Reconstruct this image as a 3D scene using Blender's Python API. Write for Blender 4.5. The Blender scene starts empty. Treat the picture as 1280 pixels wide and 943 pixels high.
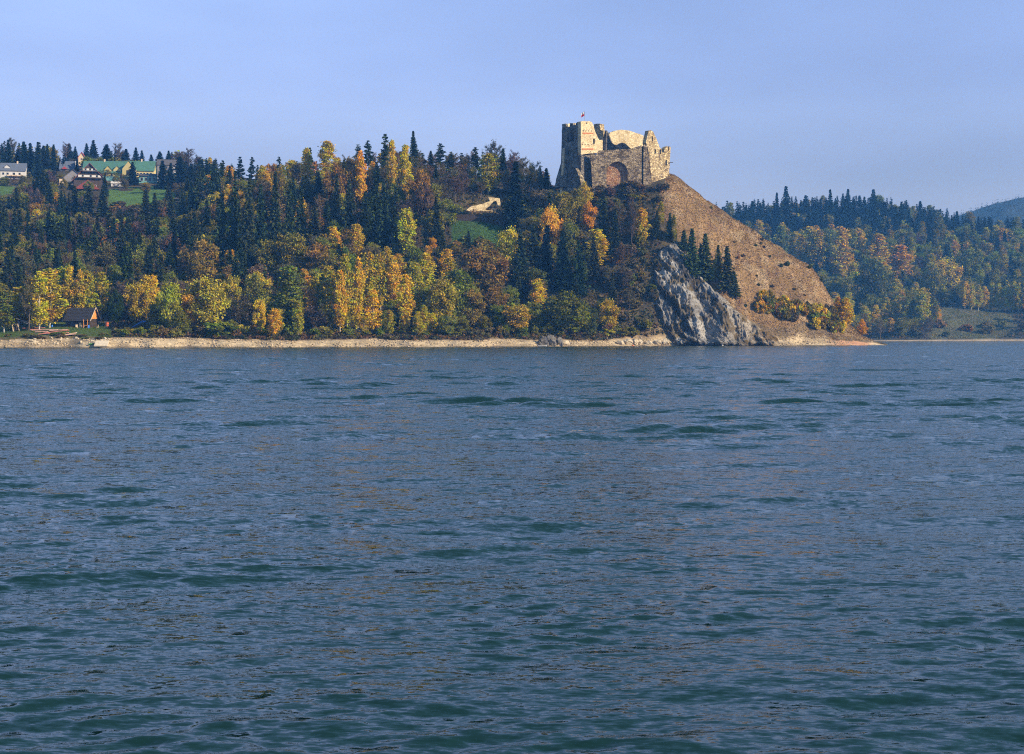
import bpy, bmesh, math, random
import numpy as np
from mathutils import Vector

random.seed(7)
RNG = np.random.default_rng(11)
scene = bpy.context.scene
COLL = scene.collection

# ---------------------------------------------------------------- camera, sky, sun, exposure
F, CX, HZ, CAMH = 1800.0, 640.0, 420.0, 5.0      # focal length in photo pixels, principal column, horizon row, eye height in m
cam = bpy.data.cameras.new('camera')
cam.lens = 36.0 * F / 1280.0
cam.sensor_width = 36.0
cam.shift_y = -(471.5 - HZ) / 1280.0
cam.clip_start = 0.5
cam.clip_end = 20000
camo = bpy.data.objects.new('camera', cam)
camo.location = (0, 0, CAMH)
camo.rotation_euler = (math.pi / 2, 0, 0)
COLL.objects.link(camo)
scene.camera = camo

SUN_AZ, SUN_EL = math.radians(116), math.radians(27)
world = bpy.data.worlds.new('World')
scene.world = world
world.use_nodes = True
wt = world.node_tree
sky = wt.nodes.new('ShaderNodeTexSky')
sky.sky_type = 'NISHITA'
sky.sun_disc = False
sky.sun_elevation, sky.sun_rotation = SUN_EL, SUN_AZ
sky.air_density, sky.dust_density, sky.ozone_density = 1.0, 0.0, 4.0
tc = wt.nodes.new('ShaderNodeTexCoord')
sep = wt.nodes.new('ShaderNodeSeparateXYZ')
wt.links.new(tc.outputs['Generated'], sep.inputs[0])
ramp = wt.nodes.new('ShaderNodeValToRGB')          # the mist that greys the sky towards the horizon
ramp.color_ramp.interpolation = 'EASE'
els = ramp.color_ramp.elements
els[0].position, els[0].color = 0.0, (0.26, 0.275, 0.54, 1)
els[1].position, els[1].color = 0.55, (1.08, 1.20, 1.12, 1)
for p_, c_ in ((0.05, (0.345, 0.31, 0.52)), (0.10, (0.545, 0.44, 0.605)), (0.16, (0.78, 0.625, 0.79)), (0.24, (1.00, 0.80, 0.94))):
    e_ = els.new(p_)
    e_.color = (*c_, 1)
wt.links.new(sep.outputs['Z'], ramp.inputs[0])
mul = wt.nodes.new('ShaderNodeMix')
mul.data_type, mul.blend_type = 'RGBA', 'MULTIPLY'
mul.clamp_result = False
mul.inputs[0].default_value = 1.0
wt.links.new(sky.outputs[0], mul.inputs[6])
wt.links.new(ramp.outputs[0], mul.inputs[7])
# thin high cirrus, a few per cent only
cmap = wt.nodes.new('ShaderNodeMapping')
cmap.inputs['Scale'].default_value = (2.0, 2.0, 7.0)
cno = wt.nodes.new('ShaderNodeTexNoise')
cno.inputs['Scale'].default_value = 1.6
cno.inputs['Detail'].default_value = 4
wt.links.new(tc.outputs['Generated'], cmap.inputs[0])
wt.links.new(cmap.outputs[0], cno.inputs['Vector'])
crm = wt.nodes.new('ShaderNodeMapRange')
crm.inputs[1].default_value, crm.inputs[2].default_value = 0.35, 0.7
crm.inputs[3].default_value, crm.inputs[4].default_value = 0.90, 1.08
wt.links.new(cno.outputs['Fac'], crm.inputs[0])
mul2 = wt.nodes.new('ShaderNodeMix')
mul2.data_type, mul2.blend_type = 'RGBA', 'MULTIPLY'
mul2.inputs[0].default_value = 1.0
wt.links.new(mul.outputs[2], mul2.inputs[6])
wt.links.new(crm.outputs[0], mul2.inputs[7])
bg = wt.nodes['Background']
bg.inputs[1].default_value = 0.15
wt.links.new(mul2.outputs[2], bg.inputs[0])

sun = bpy.data.lights.new('sun', 'SUN')
sun.energy = 5.0
sun.angle = math.radians(0.55)
sun.color = (1.0, 0.87, 0.68)
suno = bpy.data.objects.new('sun', sun)
to_sun = Vector((math.sin(SUN_AZ) * math.cos(SUN_EL), math.cos(SUN_AZ) * math.cos(SUN_EL), math.sin(SUN_EL)))
suno.rotation_euler = (-to_sun).to_track_quat('-Z', 'Y').to_euler()
suno.location = to_sun * 300
COLL.objects.link(suno)

vs = scene.view_settings
vs.view_transform = 'Standard'
vs.look = 'None'
vs.exposure = 0.5
vs.gamma = 1.0
vs.use_curve_mapping = False
scene.cycles.use_denoising = False
scene.cycles.filter_width = 1.1
scene.cycles.max_bounces = 5
scene.cycles.diffuse_bounces = 2
scene.cycles.glossy_bounces = 2
scene.cycles.transmission_bounces = 2
scene.cycles.volume_bounces = 0
scene.cycles.sample_clamp_indirect = 4.0
scene.cycles.use_adaptive_sampling = True
scene.cycles.adaptive_threshold = 0.012

# ---------------------------------------------------------------- helpers
def wx(px, Y):
    return (px - CX) / F * Y

def wz(py, Y):
    return CAMH + (HZ - py) / F * Y

def P(px, py, Y):
    return Vector((wx(px, Y), Y, wz(py, Y)))

def tag(o, label=None, cat=None, group=None, kind=None):
    if label: o['label'] = label
    if cat: o['category'] = cat
    if group: o['group'] = group
    if kind: o['kind'] = kind
    return o

def link(o, parent=None):
    COLL.objects.link(o)
    if parent is not None:
        o.parent = parent
    return o

def empty(name, loc, rz=0.0, label=None, cat=None, group=None):
    o = bpy.data.objects.new(name, None)
    o.empty_display_size = 0.5
    o.location = loc
    o.rotation_euler = (0, 0, rz)
    COLL.objects.link(o)
    return tag(o, label, cat, group)

def np_mesh(name, V, faces, mat, smooth=False, fattr=None, vattr=None):
    """V (n,3); faces: list of (m,k) int arrays."""
    me = bpy.data.meshes.new(name)
    V = np.asarray(V, np.float32)
    faces = [np.asarray(f, np.int32) for f in faces if len(f)]
    me.vertices.add(len(V))
    me.vertices.foreach_set('co', V.ravel())
    nl = sum(f.size for f in faces)
    npoly = sum(len(f) for f in faces)
    me.loops.add(nl)
    me.loops.foreach_set('vertex_index', np.concatenate([f.ravel() for f in faces]))
    me.polygons.add(npoly)
    tot = np.concatenate([np.full(len(f), f.shape[1], np.int32) for f in faces])
    start = np.concatenate([[0], np.cumsum(tot)[:-1]]).astype(np.int32)
    me.polygons.foreach_set('loop_start', start)
    if smooth:
        me.polygons.foreach_set('use_smooth', np.ones(npoly, bool))
    if fattr is not None:
        a = me.attributes.new('col', 'FLOAT_COLOR', 'FACE')
        c = np.ones((npoly, 4), np.float32); c[:, :3] = fattr
        a.data.foreach_set('color', c.ravel())
    if vattr is not None:
        a = me.attributes.new('col', 'FLOAT_COLOR', 'POINT')
        c = np.ones((len(V), 4), np.float32); c[:, :3] = vattr
        a.data.foreach_set('color', c.ravel())
    me.update(calc_edges=True)
    me.validate()
    if mat is not None:
        me.materials.append(mat)
    return me

def np_obj(name, V, faces, mat, parent=None, **k):
    return link(bpy.data.objects.new(name, np_mesh(name, V, faces, mat, **k)), parent)

def bm_obj(name, bm, mat, parent=None, smooth=False):
    bmesh.ops.recalc_face_normals(bm, faces=bm.faces)
    me = bpy.data.meshes.new(name)
    bm.to_mesh(me)
    bm.free()
    if smooth:
        for p in me.polygons: p.use_smooth = True
    me.materials.append(mat)
    return link(bpy.data.objects.new(name, me), parent)

def add_box(bm, c, s, rot=None):
    """axis box centre c size s; optional Matrix rot (3x3)."""
    vs_ = []
    for dx, dy, dz in ((-1,-1,-1),(1,-1,-1),(1,1,-1),(-1,1,-1),(-1,-1,1),(1,-1,1),(1,1,1),(-1,1,1)):
        v = Vector((dx * s[0] / 2, dy * s[1] / 2, dz * s[2] / 2))
        if rot is not None: v = rot @ v
        vs_.append(bm.verts.new(Vector(c) + v))
    for f in ((0,3,2,1),(4,5,6,7),(0,1,5,4),(1,2,6,5),(2,3,7,6),(3,0,4,7)):
        bm.faces.new([vs_[i] for i in f])

def box_obj(name, c, s, mat, parent=None, rot=None, bevel=0.0):
    bm = bmesh.new()
    add_box(bm, c, s, rot)
    if bevel:
        bmesh.ops.bevel(bm, geom=list(bm.edges), offset=bevel, segments=2, affect='EDGES')
    return bm_obj(name, bm, mat, parent)

def prism_obj(name, pts, depth_vec, mat, parent=None):
    bm = bmesh.new()
    a = [bm.verts.new(Vector(p)) for p in pts]
    b = [bm.verts.new(Vector(p) + Vector(depth_vec)) for p in pts]
    bm.faces.new(a); bm.faces.new(b[::-1])
    n = len(a)
    for i in range(n):
        bm.faces.new((a[i], b[i], b[(i + 1) % n], a[(i + 1) % n]))
    return bm_obj(name, bm, mat, parent)

def tube(bm, p0, p1, r0, r1, n=6):
    p0, p1 = Vector(p0), Vector(p1)
    d = (p1 - p0).normalized()
    u = d.orthogonal().normalized(); w = d.cross(u)
    A, B = [], []
    for i in range(n):
        a = 2 * math.pi * i / n
        o = u * math.cos(a) + w * math.sin(a)
        A.append(bm.verts.new(p0 + o * r0)); B.append(bm.verts.new(p1 + o * r1))
    for i in range(n):
        bm.faces.new((A[i], A[(i + 1) % n], B[(i + 1) % n], B[i]))
    bm.faces.new(A[::-1]); bm.faces.new(B)

def _hash(ix, iy, seed):
    h = (ix.astype(np.int64) * 374761393 + iy.astype(np.int64) * 668265263 + seed * 974634777) & 0x7fffffff
    h = ((h ^ (h >> 13)) * 1274126177) & 0x7fffffff
    return ((h ^ (h >> 16)) & 0xffff) / 65535.0

def vnoise(x, y, seed=0):
    x = np.asarray(x, float); y = np.asarray(y, float)
    ix = np.floor(x).astype(np.int64); iy = np.floor(y).astype(np.int64)
    fx, fy = x - ix, y - iy
    fx = fx * fx * (3 - 2 * fx); fy = fy * fy * (3 - 2 * fy)
    a = _hash(ix, iy, seed); b = _hash(ix + 1, iy, seed); c = _hash(ix, iy + 1, seed); d = _hash(ix + 1, iy + 1, seed)
    return (a * (1 - fx) + b * fx) * (1 - fy) + (c * (1 - fx) + d * fx) * fy

def fbm(x, y, seed=0, oct=4):
    s, a, t = 0.0, 1.0, 0.0
    for i in range(oct):
        s = s + a * (vnoise(x * 2**i, y * 2**i, seed + i * 17) - 0.5); t += a * 0.5; a *= 0.5
    return s / t

def in_poly(x, y, poly):
    x = np.asarray(x, float); y = np.asarray(y, float)
    r = np.zeros(x.shape, bool)
    n = len(poly)
    for i in range(n):
        x0, y0 = poly[i]; x1, y1 = poly[(i + 1) % n]
        c = ((y0 > y) != (y1 > y)) & (x < (x1 - x0) * (y - y0) / ((y1 - y0) or 1e-9) + x0)
        r ^= c
    return r

# ---------------------------------------------------------------- materials
def new_mat(name):
    m = bpy.data.materials.new(name)
    m.use_nodes = True
    nt = m.node_tree
    return m, nt, nt.nodes['Principled BSDF']

def noise(nt, scale, detail=4, vec=None, rough=0.55):
    n = nt.nodes.new('ShaderNodeTexNoise')
    n.inputs['Scale'].default_value = scale
    n.inputs['Detail'].default_value = detail
    n.inputs['Roughness'].default_value = rough
    if vec is not None: nt.links.new(vec, n.inputs['Vector'])
    return n

def ramp_node(nt, fac, stops):
    r = nt.nodes.new('ShaderNodeValToRGB')
    e = r.color_ramp.elements
    e[0].position, e[0].color = stops[0][0], (*stops[0][1], 1)
    e[1].position, e[1].color = stops[-1][0], (*stops[-1][1], 1)
    for p, c in stops[1:-1]:
        q = e.new(p); q.color = (*c, 1)
    nt.links.new(fac, r.inputs[0])
    return r

def mix(nt, a, b, fac=1.0, mode='MULTIPLY'):
    m = nt.nodes.new('ShaderNodeMix')
    m.data_type, m.blend_type = 'RGBA', mode
    for sock, v in ((m.inputs[0], fac), (m.inputs[6], a), (m.inputs[7], b)):
        if hasattr(v, 'is_linked'): nt.links.new(v, sock)
        elif isinstance(v, (int, float)): sock.default_value = v
        else: sock.default_value = (*v, 1)
    return m.outputs[2]

def bump(nt, h, strength, dist, bsdf):
    b = nt.nodes.new('ShaderNodeBump')
    b.inputs['Strength'].default_value = strength
    b.inputs['Distance'].default_value = dist
    nt.links.new(h, b.inputs['Height'])
    nt.links.new(b.outputs[0], bsdf.inputs['Normal'])
    return b

def plain(name, col, rough=0.8, var=0.25, scale=1.5, metallic=0.0):
    m, nt, b = new_mat(name)
    g = nt.nodes.new('ShaderNodeNewGeometry')
    n = noise(nt, scale, 5, g.outputs['Position'])
    r = ramp_node(nt, n.outputs['Fac'], [(0.3, tuple(c * (1 - var) for c in col)), (0.7, tuple(min(1, c * (1 + var)) for c in col))])
    nt.links.new(r.outputs[0], b.inputs['Base Color'])
    b.inputs['Roughness'].default_value = rough
    b.inputs['Metallic'].default_value = metallic
    b.inputs['Specular IOR Level'].default_value = 0.25
    return m

def tinted(name, rough=0.9, var=(0.65, 1.35), scale=0.8, bumpd=0.3, attr=True, transl=0.0):
    """base colour = the 'col' attribute (surface cover) x object colour x fine noise"""
    m, nt, b = new_mat(name)
    oi = nt.nodes.new('ShaderNodeObjectInfo')
    c = oi.outputs['Color']
    if attr:
        at = nt.nodes.new('ShaderNodeAttribute'); at.attribute_name = 'col'
        c = mix(nt, at.outputs['Color'], c)
    if scale:
        g = nt.nodes.new('ShaderNodeNewGeometry')
        n = noise(nt, scale, 6, g.outputs['Position'], 0.65)
        r = ramp_node(nt, n.outputs['Fac'], [(0.3, (var[0],) * 3), (0.7, (var[1],) * 3)])
        c = mix(nt, c, r.outputs[0])
        if bumpd: bump(nt, n.outputs['Fac'], 0.8, bumpd, b)
    b.inputs['Roughness'].default_value = rough
    b.inputs['Specular IOR Level'].default_value = 0.1
    nt.links.new(c, b.inputs['Base Color'])
    if transl:
        out = nt.nodes['Material Output']
        d = nt.nodes.new('ShaderNodeBsdfDiffuse'); t = nt.nodes.new('ShaderNodeBsdfTranslucent')
        nt.links.new(c, d.inputs[0]); nt.links.new(c, t.inputs[0])
        ms = nt.nodes.new('ShaderNodeMixShader'); ms.inputs[0].default_value = transl
        nt.links.new(d.outputs[0], ms.inputs[1]); nt.links.new(t.outputs[0], ms.inputs[2])
        nt.links.new(ms.outputs[0], out.inputs['Surface'])
        nt.nodes.remove(b)
    return m

def masonry(name, base, dark, light, stone=1.1, contrast=1.0, bd=0.35):
    m, nt, b = new_mat(name)
    g = nt.nodes.new('ShaderNodeNewGeometry')
    mp = nt.nodes.new('ShaderNodeMapping'); mp.inputs['Scale'].default_value = (1, 1, 1.5)
    nt.links.new(g.outputs['Position'], mp.inputs[0])
    v = nt.nodes.new('ShaderNodeTexVoronoi'); v.inputs['Scale'].default_value = stone
    nt.links.new(mp.outputs[0], v.inputs['Vector'])
    sx = nt.nodes.new('ShaderNodeSeparateColor'); nt.links.new(v.outputs['Color'], sx.inputs[0])
    r1 = ramp_node(nt, sx.outputs[0], [(0.0, dark), (0.4, base), (1.0, light)])
    n = noise(nt, 0.22, 5, g.outputs['Position'])
    r2 = ramp_node(nt, n.outputs['Fac'], [(0.32, (0.6, 0.58, 0.56)), (0.62, (1.12, 1.1, 1.05))])
    c = mix(nt, r1.outputs[0], r2.outputs[0], contrast)
    v2 = nt.nodes.new('ShaderNodeTexVoronoi'); v2.feature = 'DISTANCE_TO_EDGE'; v2.inputs['Scale'].default_value = stone
    nt.links.new(mp.outputs[0], v2.inputs['Vector'])
    r3 = ramp_node(nt, v2.outputs['Distance'], [(0.0, (0.45, 0.42, 0.4)), (0.12, (1, 1, 1))])
    c = mix(nt, c, r3.outputs[0], 0.8 * contrast)
    nt.links.new(c, b.inputs['Base Color'])
    b.inputs['Roughness'].default_value = 0.95
    b.inputs['Specular IOR Level'].default_value = 0.1
    ad = nt.nodes.new('ShaderNodeMath'); ad.operation = 'MULTIPLY_ADD'
    nt.links.new(sx.outputs[1], ad.inputs[0]); ad.inputs[1].default_value = 0.7
    nt.links.new(r3.outputs[0], ad.inputs[2])
    bump(nt, ad.outputs[0], 0.9, bd, b)
    return m

M = {}
M['ground'] = tinted('ground_cover', var=(0.55, 1.45), scale=0.5, bumpd=0.8)
M['dry'] = tinted('dry_blades', scale=0, transl=0.25)
M['leaf'] = tinted('foliage', scale=0, transl=0.26)
M['needle'] = tinted('needles', scale=0, transl=0.06)
M['bark'] = tinted('bark', attr=False, var=(0.5, 1.4), scale=2.5, bumpd=0.05)
M['sand'] = tinted('beach_stones', var=(0.6, 1.35), scale=0.9, bumpd=0.5)
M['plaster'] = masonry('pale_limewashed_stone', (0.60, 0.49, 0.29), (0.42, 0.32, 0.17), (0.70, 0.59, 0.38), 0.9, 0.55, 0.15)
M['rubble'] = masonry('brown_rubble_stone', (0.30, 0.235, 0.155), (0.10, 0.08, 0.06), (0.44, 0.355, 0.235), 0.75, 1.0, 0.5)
M['grey_shade_stone'] = masonry('shade_darkened_grey_stone', (0.155, 0.145, 0.13), (0.075, 0.07, 0.065), (0.25, 0.23, 0.20), 0.75, 1.0, 0.5)  # grey stone, darkened so its colour carries the shade of unlit walls
M['yellowstone'] = masonry('yellow_rubble_stone', (0.50, 0.39, 0.22), (0.22, 0.16, 0.10), (0.62, 0.52, 0.32), 0.8, 0.9, 0.4)
M['redstone'] = masonry('reddish_rubble_stone', (0.44, 0.24, 0.13), (0.26, 0.13, 0.07), (0.52, 0.36, 0.22), 0.8, 0.8, 0.4)
M['hole'] = plain('opening_shade_plate', (0.03, 0.028, 0.026), 0.95, 0.1)  # near-black plates standing in for the shade inside windows and sockets
M['redbeam'] = plain('red_brick_band', (0.42, 0.16, 0.07), 0.9)
M['darkwood'] = plain('dark_weathered_wood', (0.055, 0.04, 0.03), 0.85, 0.4, 3)
M['shingle'] = plain('dark_shingles', (0.035, 0.034, 0.038), 0.8, 0.4, 2)
M['sunlit_wood'] = plain('sunlit_orange_boards', (0.62, 0.25, 0.06), 0.75, 0.25, 2)  # low sun's orange on gable and porch put into the board colour
M['palewood'] = plain('pale_boards', (0.55, 0.42, 0.27), 0.85, 0.3, 2)
M['redpaint'] = plain('faded_red_paint', (0.50, 0.20, 0.15), 0.8, 0.35, 1.5)
M['pinkpaint'] = plain('bleached_red_paint', (0.58, 0.36, 0.29), 0.8, 0.3, 1.5)
M['white'] = plain('white_render', (0.55, 0.54, 0.52), 0.85, 0.1)
M['yellow'] = plain('yellow_render', (0.52, 0.43, 0.18), 0.85, 0.12)
M['cream'] = plain('cream_render', (0.62, 0.48, 0.33), 0.85, 0.12)
M['grey'] = plain('grey_render', (0.22, 0.21, 0.22), 0.85, 0.15)
M['greenroof'] = plain('green_sheet_roof', (0.065, 0.16, 0.12), 0.6, 0.15, 0.6)
M['tealwall'] = plain('teal_panels', (0.16, 0.36, 0.34), 0.6, 0.15)
M['redroof'] = plain('red_roof_tiles', (0.20, 0.045, 0.035), 0.8, 0.25)
M['brightred'] = plain('bright_red_roof', (0.34, 0.05, 0.04), 0.75, 0.2)
M['blueroof'] = plain('blue_grey_roof', (0.10, 0.12, 0.16), 0.7, 0.2)
M['greyroof'] = plain('grey_roof', (0.09, 0.085, 0.09), 0.8, 0.25)
M['glass'] = plain('window_glass', (0.02, 0.025, 0.03), 0.15, 0.2)
M['blueplastic'] = plain('blue_plastic', (0.03, 0.17, 0.60), 0.45, 0.1)
M['redplastic'] = plain('orange_red_plastic', (0.60, 0.13, 0.05), 0.5, 0.1)
M['greenplastic'] = plain('green_plastic', (0.10, 0.34, 0.10), 0.5, 0.1)
M['concrete'] = plain('pale_concrete', (0.56, 0.47, 0.34), 0.9, 0.2)
M['metal'] = plain('dull_metal', (0.25, 0.25, 0.26), 0.5, 0.1, 1.0, 0.6)
M['flagred'] = plain('red_flag_cloth', (0.62, 0.03, 0.04), 0.8, 0.05)
M['flagwhite'] = plain('white_flag_cloth', (0.8, 0.8, 0.8), 0.8, 0.03)

# ---------------------------------------------------------------- terrain
class Terrain:
    """height over (column px as bearing, distance d behind the waterline), smoothed from surveyed profiles"""
    def __init__(self, shore, cols, dmax, x0, x1, beach=4.0, seed=3, amp=1.3, back=None):
        self.sx, self.sy = zip(*shore)
        self.x0, self.x1, self.dmax, self.seed, self.amp = x0, x1, dmax, seed, amp
        dg = np.arange(0, dmax + 1.0)
        pxs = sorted(cols)
        Z = []
        for p in pxs:
            s = np.interp(p, self.sx, self.sy)
            d = [0.0]; z = [0.0]
            for (Y, py) in cols[p]:
                d.append(Y - s); z.append(CAMH + (HZ - py) / F * Y if py >= -50 else -100 - py)
            Z.append(np.interp(dg, d, z))
        Z = np.array(Z)
        self.gx = np.arange(x0, x1 + 1.0, 2.0)
        G = np.array([np.interp(self.gx, pxs, Z[:, j]) for j in range(len(dg))]).T
        def sm(A, axis, sig):
            r = int(sig * 3); k = np.exp(-0.5 * (np.arange(-r, r + 1) / sig) ** 2); k /= k.sum()
            Ap = np.pad(A, [(r, r) if a == axis else (0, 0) for a in (0, 1)], mode='edge')
            return np.apply_along_axis(lambda v: np.convolve(v, k, 'valid'), axis, Ap)
        S = sm(sm(G, 0, 4.0), 1, 4.0)
        w = np.clip(dg / 14.0, 0, 1)[None, :]
        self.G = S * w + G * (1 - w)
    def shore(self, px):
        px = np.asarray(px, float)
        return np.interp(px, self.sx, self.sy) + self.coves(px)
    def coves(self, px):
        return 3.2 * np.sin(px / 31.0) + 1.9 * np.sin(px / 12.3 + 1) + 1.0 * np.sin(px / 4.7 + 2)
    def z(self, px, Y):
        px = np.asarray(px, float); Y = np.asarray(Y, float)
        d = Y - np.interp(px, self.sx, self.sy)
        d = d - self.coves(px) * np.clip(1 - d / 30.0, 0, 1)
        fx = np.clip((px - self.x0) / 2.0, 0, len(self.gx) - 1.001); ix = fx.astype(int); fx = fx - ix
        dd = np.clip(d, 0, self.G.shape[1] - 1.001); iy = dd.astype(int); fy = dd - iy
        G = self.G
        z = (G[ix, iy] * (1 - fx) + G[ix + 1, iy] * fx) * (1 - fy) + (G[ix, iy + 1] * (1 - fx) + G[ix + 1, iy + 1] * fx) * fy
        X = wx(px, Y)
        n = fbm(X / 28, Y / 28, self.seed, 4) * self.amp * np.clip((d - 12) / 25, 0, 1)
        n2 = fbm(X / 6.0, Y / 4.0, self.seed + 50, 3) * 0.25 * np.clip(d / 3, 0, 1)
        rib = (fbm(X / 3.2, Y / 16.0, self.seed + 80, 3) * 1.2 + fbm(X / 8.0, Y / 30.0, self.seed + 81, 3) * 2.0) * np.clip((px - 850) / 30, 0, 1) * np.clip(d / 20, 0, 1) * (self.dmax == 700)
        z = np.where(z > -1, z + n + n2 + rib, z)
        return np.where(d < 0, np.maximum(-4.0, 0.25 * d), z)
    def zxy(self, X, Y):
        return float(self.z(CX + F * X / Y, Y))
    def py(self, px, Y):
        return HZ - (self.z(px, Y) - CAMH) * F / Y
    def find(self, px, py):
        """first distance at which the ground seen on bearing px reaches image row py"""
        s = float(self.shore(px))
        Y = np.arange(s + 0.5, s + self.dmax - 2, 0.5)
        g = self.py(np.full(Y.shape, px), Y)
        k = np.nonzero(g <= py)[0]
        return float(Y[k[0]]) if len(k) else float(Y[np.argmin(g)])

H = lambda z: -100 - z       # a height in metres instead of an image row
near_cols = {
 -400: [(612,424),(640,415),(720,375),(800,335),(900,285),(1000,245),(1060,226),(1150,212),(1300,212)],
 0:    [(612,424),(640,414),(720,374),(800,334),(900,284),(980,246),(1000,240),(1060,223),(1150,206),(1300,206)],
 75:   [(612,425),(632,412),(650,408),(720,370),(800,330),(900,280),(960,258),(1010,240),(1060,230),(1110,214),(1180,206),(1310,206)],
 150:  [(612,424),(640,414),(720,365),(800,325),(880,287),(930,264),(960,258),(1030,239),(1060,230),(1100,216),(1160,208),(1300,208)],
 230:  [(622,424),(650,414),(720,365),(800,325),(880,285),(940,262),(1000,244),(1060,228),(1120,214),(1200,210),(1300,210)],
 300:  [(630,424),(660,412),(720,362),(800,300),(860,258),(900,242),(980,238),(1080,228),(1180,222),(1300,222)],
 400:  [(642,423),(665,412),(720,352),(780,290),(830,238),(860,222),(950,225),(1100,235),(1300,240)],
 500:  [(652,422),(680,410),(720,354),(780,282),(830,220),(850,208),(900,210),(1000,228),(1200,250)],
 600:  [(663,422),(690,411),(720,370),(765,306),(800,270),(806,264),(840,236),(870,222),(920,222),(1000,240),(1200,260)],
 660:  [(682,422),(705,412),(740,362),(775,306),(805,276),(840,242),(870,228),(920,230),(1000,255),(1200,280)],
 700:  [(693,423),(712,412),(745,360),(785,298),(804,253),(816,240),(870,236),(920,252),(1000,290),(1200,320)],
 760:  [(712,425),(725,412),(750,365),(785,294),(802,242),(811,233),(860,229),(900,246),(1000,300),(1200,340)],
 800:  [(722,426),(734,398),(752,345),(775,290),(797,246),(808,233),(850,224),(900,246),(1000,320),(1100,380)],
 840:  [(730,426),(738,395),(755,330),(785,262),(815,224),(838,215),(860,222),(930,280),(1000,340),(1100,H(-4))],
 880:  [(736,426),(742,392),(760,338),(792,275),(826,244),(845,248),(900,300),(960,360),(1040,H(-4))],
 920:  [(738,426),(746,392),(768,338),(798,290),(822,272),(840,279),(890,330),(960,400),(1000,H(-4))],
 960:  [(742,427),(752,398),(776,345),(800,313),(817,300),(835,307),(880,352),(950,H(-4))],
 1000: [(746,428),(757,404),(788,347),(812,326),(830,333),(870,375),(930,H(-4))],
 1015: [(748,428),(760,404),(788,353),(810,334),(826,342),(866,385),(920,H(-4))],
 1030: [(750,429),(764,405),(792,368),(808,354),(825,362),(860,395),(910,H(-4))],
 1050: [(754,429),(768,412),(792,397),(802,391),(820,397),(850,410),(890,H(-4))],
 1070: [(758,429),(774,422),(792,419),(806,419),(830,420),(850,427),(880,H(-4))],
 1090: [(768,430),(785,427),(806,426),(825,429),(860,H(-4))],
 1104: [(776,H(0.4)),(800,H(0.5)),(816,H(-0.6)),(850,H(-4))],
 1116: [(780,H(-2)),(800,H(-3)),(850,H(-4))],
 1200: [(780,H(-4)),(850,H(-4))],
}
near_shore = [(-400,585),(0,600),(200,610),(400,628),(600,648),(700,680),(800,713),(900,728),(1000,738),(1060,748),(1100,766),(1200,772)]
NEAR = Terrain(near_shore, near_cols, 700, -400, 1200, seed=3)
far_cols = {
 800:  [(1140,H(4)),(1200,405),(1300,368),(1400,330),(1480,302),(1560,290),(1700,300)],
 900:  [(1140,H(4)),(1200,402),(1300,362),(1400,318),(1480,287),(1560,270),(1700,285)],
 1000: [(1140,H(4)),(1200,402),(1300,360),(1400,315),(1480,280),(1560,263),(1700,280)],
 1100: [(1140,H(4)),(1200,402),(1300,362),(1400,316),(1480,282),(1560,264),(1700,282)],
 1160: [(1140,H(4)),(1180,410),(1260,382),(1340,350),(1420,318),(1500,288),(1580,272),(1700,290)],
 1220: [(1140,H(4)),(1180,413),(1260,388),(1340,356),(1420,326),(1500,299),(1590,284),(1700,300)],
 1300: [(1140,H(4)),(1180,413),(1260,390),(1340,362),(1420,332),(1500,308),(1600,294),(1700,310)],
 1500: [(1140,H(4)),(1180,412),(1260,390),(1340,365),(1420,340),(1500,318),(1600,305),(1700,318)],
 1700: [(1140,H(4)),(1180,412),(1260,390),(1340,365),(1420,340),(1500,318),(1600,305),(1700,318)],
}
FK = 1.2
far_cols = {p: [(Y * FK, q) for Y, q in L] for p, L in far_cols.items()}
FAR = Terrain([(p, Y * FK) for p, Y in ((800,1110),(1000,1105),(1140,1118),(1300,1128),(1700,1130))], far_cols, 708, 800, 1700, seed=21, amp=4.5)

DRY = [(826,236),(842,205),(880,225),(1065,372),(1104,426),(1060,427),(980,427),(945,408),(915,384),(890,356),(872,324),(850,300),(820,262)]
ROCK = [(815,345),(824,314),(842,304),(857,320),(878,350),(904,378),(938,405),(970,424),(972,436),(846,436),(830,410),(820,380)]
MEADOW1 = [(560,277),(634,268),(640,285),(628,302),(600,312),(566,303)]
MEADOW2 = [(132,238),(212,232),(222,246),(190,258),(136,259)]
MEADOW2B = [(-20,232),(17,233),(17,243),(-20,244)]
LAWN = [(-30,404),(60,403),(138,404),(140,424),(60,426),(-30,426)]
FARMEADOW = [(1168,400),(1180,384),(1225,380),(1262,394),(1275,412),(1240,424),(1160,424)]

def sheet(name, T, pxs, ds, colfn, mat, drop=None):
    PX, D = np.meshgrid(pxs, ds, indexing='ij')
    Y = T.shore(PX) + D
    Z = T.z(PX, Y)
    if drop is not None: Z = Z + drop(PX, D)
    V = np.stack([wx(PX, Y), Y, Z], -1)
    n, m = PX.shape
    idx = np.arange(n * m).reshape(n, m)
    faces = np.stack([idx[:-1, :-1], idx[1:, :-1], idx[1:, 1:], idx[:-1, 1:]], -1).reshape(-1, 4)
    PYg = HZ - (Z - CAMH) * F / Y
    col = colfn(PX, D, Y, PYg, V)
    return np_obj(name, V.reshape(-1, 3), [faces], mat, smooth=True, vattr=col.reshape(-1, 3))

def lerp(a, b, t):
    return a + (b - a) * t

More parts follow.
